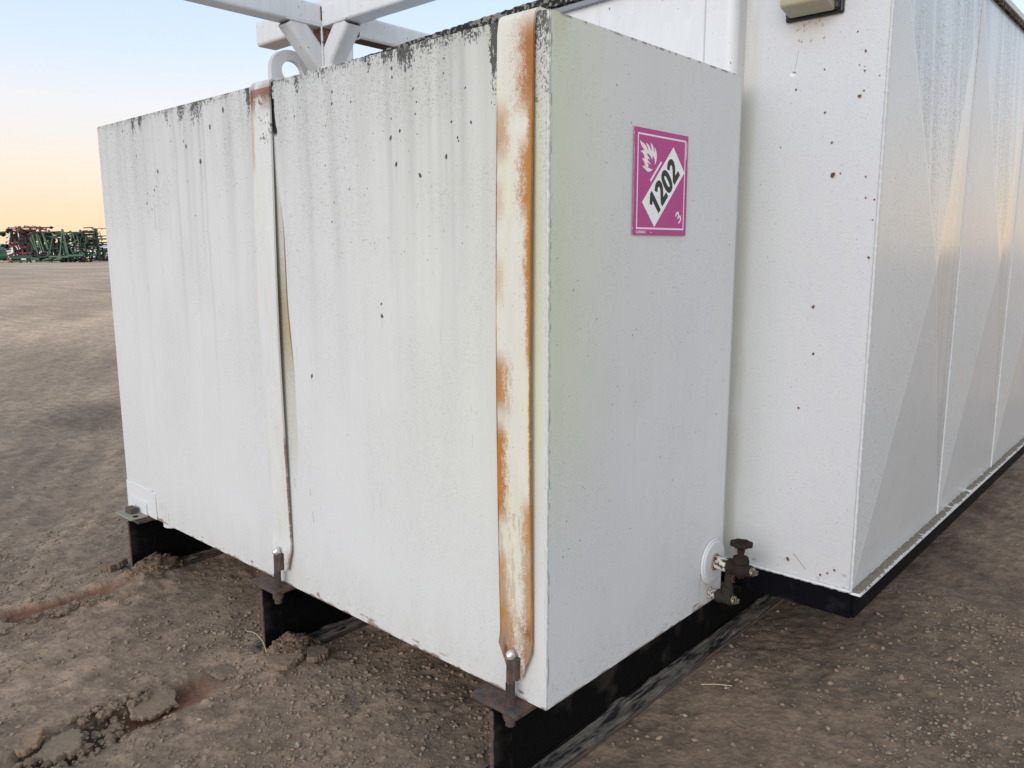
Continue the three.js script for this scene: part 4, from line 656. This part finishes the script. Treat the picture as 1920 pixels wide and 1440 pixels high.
function heap(label, at, rx, h, rz, ph, n, col) {
  const o = thing('soil_heap', label, 'soil heap', at); part('mound', mound(rx, h, rz, ph), soilMat(...col), o);
  const c = part('crumbs', crumbs(n, rx * 1.25, rz * 1.25, h * 0.9, 0.003, 0.013, ph), soilMat(col[0] * 1.12, col[1] * 1.1, col[2] * 1.08), o); c.userData.kind = 'stuff';
}
heap('smooth brown soil heap on the foot of the far left beam', [-2.095, 0.012, -0.0], 0.055, 0.065, 0.1, 3, 90, [0.17, 0.135, 0.1]);
heap('crumbly brown soil heap on the foot of the middle beam', [-1.075, 0.012, 0.015], 0.06, 0.062, 0.085, 11, 220, [0.18, 0.14, 0.105]);
function flake(label, at, rx, rz, t, turn, tilt, col, ph) {
  const o = thing('mud_flake', label, 'mud flake', at, turn); o.rotation.z = tilt;
  const n = 46, rim = (a) => 0.92 + 0.42 * (fbm(Math.cos(a) * 2 + ph, Math.sin(a) * 2 + ph, 3) - 0.5) * 2 + 0.17 * (fbm(Math.cos(a) * 9 + ph, Math.sin(a) * 9 + ph, 2) - 0.5), s = new THREE.Shape(); for (let i = 0; i < n; i++) { const a = i / n * TAU, k = rim(a); i ? s.lineTo(rx * k * Math.cos(a), rz * k * Math.sin(a)) : s.moveTo(rx * k, 0); }
  const g = new THREE.ExtrudeGeometry(s, { depth: t, bevelEnabled: true, bevelSize: 0.004, bevelThickness: 0.004, bevelSegments: 2, steps: 1 }).rotateX(-Math.PI / 2), p = g.attributes.position;
  for (let i = 0; i < p.count; i++) { const x = p.getX(i), z = p.getZ(i), k = 1 + 0.05 * (fbm(x * 90 + ph, z * 90 + p.getY(i) * 60, 3) - 0.5); p.setXYZ(i, x * k, p.getY(i) + 0.013 * (fbm(x * 26 + ph, z * 26, 4) - 0.5), z * k); } g.computeVertexNormals();
  part('slab', g, soilMat(...col), o); const c = part('crumbs', crumbs(26, rx * 1.25, rz * 1.25, 0.004, 0.002, 0.008, ph), soilMat(col[0] * 0.95, col[1] * 0.95, col[2] * 0.95), o); c.userData.kind = 'stuff';
}
const gy = (x, z) => Math.max(ground(x, z), -0.02);
flake('large flat mud flake lifted over the reddish drag groove', [-1.165, gy(-1.165, 0.47) + 0.012, 0.44], 0.065, 0.07, 0.007, 0.4, -0.12, [0.2, 0.165, 0.13], 1.5);
flake('grey mud slab tilted in the pit at the groove end', [-1.135, -0.012, 0.685], 0.05, 0.06, 0.012, 1.1, 0.18, [0.17, 0.145, 0.115], 5.5);
flake('rounded mud flake at the foot of the middle beam', [-1.03, gy(-1.03, 0.07) + 0.008, 0.075], 0.06, 0.05, 0.008, 0.2, 0.04, [0.185, 0.148, 0.115], 9.5);
flake('small curled mud flake between the groove and the middle beam', [-1.15, gy(-1.15, 0.22) + 0.006, 0.2], 0.045, 0.045, 0.005, 2.1, -0.08, [0.175, 0.145, 0.115], 14.5);
flake('dark clod slab right of the soil on the middle beam', [-0.985, gy(-0.985, -0.02) + 0.01, -0.03], 0.035, 0.045, 0.012, 0.6, 0.1, [0.15, 0.125, 0.1], 19.5);
flake('pinkish mud slab at the left edge of the pit', [-1.215, gy(-1.215, 0.74) - 0.002, 0.74], 0.03, 0.05, 0.01, 0.9, 0.25, [0.21, 0.16, 0.12], 24.5);
for (const [label, x, z, rx, rz, n] of [['loose brown clods heaped round the pit at the end of the drag groove', -1.12, 0.66, 0.13, 0.14, 200], ['dark crumbs along the far edge of the near drag groove', -1.21, 0.52, 0.04, 0.12, 120], ['clods at the outer end of the far left drag groove', -2.08, 0.6, 0.1, 0.07, 130], ['row of clods on the camera side of the far left groove', -1.975, 0.38, 0.025, 0.2, 110]]) { const o = thing('soil_clods', label, 'clods', [x, gy(x, z) + 0.002, z]); const c = part('crumbs', crumbs(n, rx, rz, 0.004, 0.003, 0.017, x), soilMat(0.165, 0.135, 0.105), o); c.userData.kind = 'stuff'; }
flake('thin mud slab in front of the far left beam groove', [-1.99, gy(-1.99, 0.6) + 0.006, 0.6], 0.05, 0.04, 0.008, 0.3, 0.05, [0.19, 0.16, 0.13], 29.5);
flake('brown clod slab left of the far left beam foot', [-2.25, gy(-2.25, 0.09) + 0.008, 0.1], 0.035, 0.045, 0.02, 0.3, 0.2, [0.16, 0.125, 0.095], 33.5);
{
  const stalk = (label, pts, r) => { const c = new THREE.CatmullRomCurve3(pts.map((p) => V(...p))); tag(part('dry_stalk', new THREE.TubeGeometry(c, 40, r, 6), mat({ color: rgb(0.5, 0.42, 0.28), roughness: 0.8 })), label, 'dry stalk'); };
  stalk('thin dry grass stalk bent across the edge of the middle beam', [[-1.29, 0.055, 0.045], [-1.22, 0.075, 0.085], [-1.13, 0.1, 0.1], [-1.09, 0.085, 0.1], [-1.075, 0.055, 0.098]], 0.0012);
  stalk('short straight straw on the bare dirt right of the tank', [[0.02, 0.012, -0.72], [0.055, 0.013, -0.75], [0.095, 0.012, -0.775]], 0.0016);
}

// ---------------------------------------------------------------- farm machinery across the yard
{
  const K = 0.0698, fwd = V(-0.6593, 0, -0.7335).divideScalar(Math.hypot(0.6593, 0.7335)), right = V(0.744, 0, -0.668).normalize();
  const turn = Math.atan2(-right.z, right.x); // local +x runs to the right, local +z toward the camera
  const RED = mat({ color: rgb(0.15, 0.014, 0.02), roughness: 0.55 }), GREEN = mat({ color: rgb(0.018, 0.075, 0.032), roughness: 0.5 }), PALE = mat({ color: rgb(0.045, 0.125, 0.062), roughness: 0.5 }), DGREEN = mat({ color: rgb(0.015, 0.05, 0.025), roughness: 0.6 }), RUB = mat({ color: rgb(0.014, 0.014, 0.015), roughness: 0.85 }), YEL = mat({ color: rgb(0.62, 0.45, 0.05), roughness: 0.5 }), DARK = mat({ color: rgb(0.03, 0.028, 0.026), roughness: 0.8 }), GREY = mat({ color: rgb(0.42, 0.41, 0.4), roughness: 0.6 }), WHT = mat({ color: rgb(0.8, 0.79, 0.75), roughness: 0.6 }), HUB = mat({ color: rgb(0.55, 0.5, 0.42), roughness: 0.6 });
  let X0, Y0, k;
  const at = (px, depth) => V(1.0886, 0, 1.3283).addScaledVector(fwd, depth).addScaledVector(right, (px - 960) / 1488.6 * (depth * 0.986 + 0.2));
  // start a machine whose middle stands at picture column px, depth metres away, foot row py
  const machine = (name, label, cat, px, py, depth) => { X0 = px; Y0 = py; k = depth / 104 * K; const p = at(px, depth); return thing(name, label, cat, [p.x, 0, p.z], turn); };
  const Q = (x, y, d = 0) => V((x - X0) * k, Math.max(0.03, (Y0 - y) * k), d);
  const B = (x0, y0, x1, y1, t = 0.12, d = 0, d1 = d) => bar(Q(x0, y0, d), Q(x1, y1, d1), t);
  const wheel = (o, x, y, r, w, hubMat, d = 0, yaw = 0) => { // an upright tyre with its hub
    const c = Q(x, y, d), R = r * k, pts = [[R * 0.55, -w / 2], [R * 0.86, -w / 2], [R, -w * 0.32], [R, w * 0.32], [R * 0.86, w / 2], [R * 0.55, w / 2]].map((p) => new THREE.Vector2(p[0], p[1]));
    const h = new THREE.Group(); h.name = 'wheel'; h.position.copy(c); h.rotation.y = yaw; o.add(h);
    const tx = new THREE.LatheGeometry(pts, 20).rotateX(Math.PI / 2); part('tyre', tx, RUB, h); part('hub', [cyl(R * 0.56, R * 0.56, w * 0.6, 0, 0, 0, 16).rotateX(Math.PI / 2), cyl(R * 0.2, R * 0.2, w * 0.9, 0, 0, 0, 10).rotateX(Math.PI / 2)], hubMat, h);
  };
  const tines = (n, x0, x1, y0, y1, m, o, out) => { const a = []; for (let i = 0; i < n; i++) { const x = rr(x0, x1), y = rr(y0, y1), l = rr(2.5, 5) * (out ?? (rnd() < 0.5 ? 1 : -1)), d = rr(-1.6, 1.6), t = rr(0.05, 0.11); a.push(B(x, y, x + l, y - rr(-0.6, 0.6), t, d), B(x + l, y, x + l * 0.8, y + rr(1, 3), t, d)); } const p = part('tines', a, m, o); p.userData.kind = 'stuff'; };
  const lattice = (n, x0, x1, y0, y1, m, o, t0 = 0.06, t1 = 0.16, slant = 3) => { const a = []; for (let i = 0; i < n; i++) { const x = rr(x0, x1), y = rr(y0, y1), v = rnd() < 0.55, d = rr(-2, 0.8); a.push(v ? B(x, y, x + rr(-slant, slant), Math.min(y1, y + rr(6, 20)), rr(t0, t1), d) : B(x, y, Math.min(x1, x + rr(6, 22)), y + rr(-1, 1), rr(t0, t1), d)); } part('braces', a, m, o).userData.kind = 'stuff'; };

  { // red cultivator with folded wings
    const o = machine('red_cultivator', 'folded red field cultivator behind the green one, at the left edge', 'cultivator', 45, 493, 112);
    part('frame', [B(11, 439, 60, 436, 0.2, 0), B(20, 431, 98, 430, 0.16, -1), B(44, 427, 80, 434, 0.14, -1), B(58, 427, 84, 435, 0.12, -1.2), B(25, 447, 62, 445, 0.18), B(24, 455, 62, 456, 0.2), B(26, 463, 62, 461, 0.24), B(28, 478, 62, 476, 0.22), B(27, 432, 31, 486, 0.2), B(43, 428, 46, 484, 0.28), B(59, 430, 58, 486, 0.2, -0.5), B(73, 428, 72, 440, 0.22, -1), B(10, 484, 30, 477, 0.22), B(6, 490, 34, 488, 0.24), B(14, 489, 26, 479, 0.16)], RED, o);
    lattice(110, 22, 64, 432, 486, RED, o, 0.07, 0.24); lattice(90, 25, 62, 434, 486, DARK, o, 0.1, 0.34);
    tines(60, 24, 60, 430, 486, DARK, o); tines(24, 24, 30, 430, 470, DARK, o, -1); tines(26, 46, 96, 429, 436, RED, o);
    for (const [x, y, r, w] of [[2, 441, 4.5, 0.3], [9, 442, 4.8, 0.35], [25, 437, 5, 0.3], [53, 440, 6, 0.4], [61, 440, 6, 0.4], [13, 465, 4.6, 0.35], [19, 465, 4.6, 0.35], [56, 470, 6.5, 0.5], [62, 471, 6.5, 0.5], [104, 431, 2.5, 0.3]]) wheel(o, x, y, r, w, DARK, rr(-0.5, 0.6), 1.35);
    part('hydraulic_rod', [B(34, 440, 33, 449, 0.1, 1.2), B(49, 438, 50, 448, 0.1, 1.2), B(43, 464, 46, 471, 0.09, 1.2), B(48, 463, 50, 470, 0.09, 1.2)], WHT, o);
  }
  const greenOne = (label, px, x0, x1, seedX) => {
    const o = machine('green_cultivator', label, 'cultivator', px, 491, 104);
    part('frame', [B(x0, 437, x1, 436, 0.2, 0), B(x0, 441, x1, 439, 0.12, -1), B(x0, 463, x1, 461, 0.16, -0.4), B(x0 + 2, 482, x1, 478, 0.2, 0.4), B(x0 + 6, 488, x1 - 4, 487, 0.24), B(x0 + 1, 436, x0 + 2, 486, 0.18, -0.8), B(x1 - 2, 430, x1 - 1, 488, 0.2, -0.8), B((x0 + x1) / 2, 431, (x0 + x1) / 2 + 2, 486, 0.2, -0.9)], GREEN, o);
    lattice(84, x0, x1, 434, 484, DGREEN, o, 0.1, 0.22); lattice(46, x0, x1, 434, 480, GREEN, o, 0.05, 0.12); tines(90, x0 + 2, x1 - 4, 434, 486, DARK, o); lattice(70, x0 + 2, x1, 434, 486, DARK, o, 0.1, 0.3, 1);
    return o;
  };
  {
    const o = greenOne('green folded cultivator with slanting pale struts, middle of the far row', 90, 62, 118);
    part('strut', [B(73, 445, 80, 468, 0.14, 1.3), B(77, 440, 84, 473, 0.14, 1.3), B(84, 437, 91, 469, 0.13, 1.3), B(88, 441, 96, 472, 0.13, 1.3), B(96, 437, 103, 467, 0.15, 1.3), B(100, 446, 104, 468, 0.13, 1.3), B(113, 448, 105, 476, 0.1, 1.3), B(107, 474, 98, 480, 0.1, 1.3)], PALE, o);
    wheel(o, 69, 491.3, 4.2, 0.4, YEL, 1.6, 0.2); wheel(o, 35, 492.3, 3.2, 0.4, YEL, 1.6, 0.2); wheel(o, 107, 490, 2.6, 0.35, HUB, 1.4, 0.2); wheel(o, 53, 492, 2.4, 0.3, DARK, 1.5, 0.2);
    part('drum', rod(Q(33, 483, 0.9), Q(72, 482, 0.9), 0.34, 16), DGREEN, o); part('drawbar', [B(36, 489, 70, 487, 0.18, 1.5), B(70, 483, 86, 485, 0.34, 1.2), B(90, 487, 110, 482, 0.2, 1.2)], GREEN, o);
    part('decal', box(0.62, 0.16, 0.02, ...Q(57, 484.5, 1.3).toArray()), WHT, o);
  }
  {
    const o = greenOne('green cultivator with an upright A-frame strut, right end of the far row', 150, 116, 182);
    part('strut', [B(133, 432, 125, 479, 0.16, 1.3), B(134, 433, 141, 480, 0.16, 1.3), B(134.5, 452, 138.5, 479, 0.12, 1.35), B(148, 440, 147, 452, 0.1, 1.2), B(151, 438, 153, 448, 0.1, 1.2), B(158, 443, 161, 455, 0.1, 1.2), B(146, 458, 158, 450, 0.12, 1.2), B(160, 470, 168, 475, 0.14, 1.2), B(160, 470, 162, 477, 0.14, 1.2), B(168, 475, 170, 481, 0.12, 1.2), B(144, 465, 149, 475, 0.1, 1.2), B(152, 463, 152, 476, 0.1, 1.2), B(155, 463, 154, 475, 0.1, 1.2)], PALE, o);
    part('beam', [B(105, 480, 141, 480.5, 0.2, 1.3), B(141, 478.3, 168, 477.6, 0.22, 1.3), B(120, 483, 128, 480, 0.5, 1.2)], PALE, o);
    for (let i = 0; i < 11; i++) wheel(o, 115 + i * 5.6, 487.3, 3.3, 0.3, i % 3 ? DARK : HUB, rr(-0.2, 0.9), rr(0.2, 1)); wheel(o, 175, 486, 3.4, 0.3, YEL, 1.2, 0.6);
    const t2 = []; for (let i = 0; i < 8; i++) t2.push(B(158, 428 + i * 6.5, 176, 427 + i * 6.5, 0.12, -0.6), B(174, 429 + i * 6.5, 184, 431 + i * 6.5, 0.1, -0.4)); part('shanks', t2, DARK, o);
  }
  { // tine harrow half hidden by the tank
    const o = machine('tine_harrow', 'dark grey tine harrow just left of the white tank', 'harrow', 195, 490, 116);
    const a = [], b = []; for (const [y, t] of [[430.5, 0.08], [444, 0.1], [449.5, 0.2], [456, 0.16], [460, 0.2], [467, 0.14]]) a.push(B(178, y, 214, y - 0.4, t, 0)); for (let i = 0; i < 34; i++) { const x = rr(180, 212), y = [430.5, 444, 449.5, 456, 460, 467][i % 6]; b.push(B(x, y, x + rr(-2, 2), y + rr(1, 2.6), 0.07, 0)); }
    part('rails', a, DARK, o); part('tines', b, DARK, o).userData.kind = 'stuff'; part('mast', [B(193.5, 435, 196, 470, 0.06, 0.2), B(180, 430, 183, 489, 0.16, -0.4), B(210, 430, 210, 489, 0.16, -0.4)], DARK, o);
    lattice(40, 180, 214, 470, 487, DARK, o, 0.1, 0.3); lattice(14, 184, 214, 474, 486, GREY, o, 0.06, 0.12); part('skid', [B(178, 488.8, 214, 488.4, 0.3, 0), B(182, 463.5, 206, 463, 0.14, 0.3)], GREY, o);
    for (let i = 0; i < 4; i++) wheel(o, 186 + i * 7, 486, 3, 0.3, DARK, 0.8, 0.8);
  }
  { // seed hopper cut by the left edge
    const o = machine('seed_hopper', 'bright green seed hopper on low wheels at the left picture edge', 'hopper', -6, 494, 103);
    const s = new THREE.Shape(); [[-22, 466], [2, 466], [5, 471], [8, 482], [7, 486], [-24, 487]].forEach(([x, y], i) => { const q = Q(x, y); i ? s.lineTo(q.x, q.y) : s.moveTo(q.x, q.y); });
    part('tank', new THREE.ExtrudeGeometry(s, { depth: 1.6, bevelEnabled: true, bevelSize: 0.06, bevelThickness: 0.06, bevelSegments: 2 }).translate(0, 0, -0.8), mat({ color: rgb(0.03, 0.2, 0.075), roughness: 0.45 }), o); part('lid', rbox(1.4, 0.2, 1.4, 0.05, ...Q(-10, 465).toArray()), DGREEN, o);
    part('chassis', [B(-24, 488, 9, 488, 0.2, 0.4), B(-24, 488, 9, 488, 0.2, -0.4), B(5, 472, 27, 470, 0.14, 0.5), B(8, 476, 26, 474, 0.12, 0.5)], DARK, o);
    for (const x of [-16, 3]) wheel(o, x, 490.5, 3.2, 0.35, DARK, 0.7, 0.1);
  }
  { // long pale shed on the skyline
    const p = at(95, 165), o = thing('storage_shed', 'long low white shed far behind the farm machinery', 'shed', [p.x, 0, p.z], turn);
    part('wall', box(70, 2.7, 9, 0, 1.35, 0), WHT, o); part('roof', [box(71, 0.12, 5, 0, 2.95, 2.4).rotateX(0), box(71, 0.12, 5, 0, 2.95, -2.4)], mat({ color: rgb(0.6, 0.59, 0.57), roughness: 0.6 }), o);
    const dm = mat({ color: rgb(0.7, 0.69, 0.66), roughness: 0.6 }); for (let i = 0; i < 8; i++) part('door', box(4, 2.3, 0.08, -30 + i * 8.6, 1.15, 4.53), dm, o);
  }
}

// ---------------------------------------------------------------- shadows on, draw
scene.traverse((o) => { if (o.isMesh) { o.castShadow = true; o.receiveShadow = true; } });
renderer.render(scene, camera);
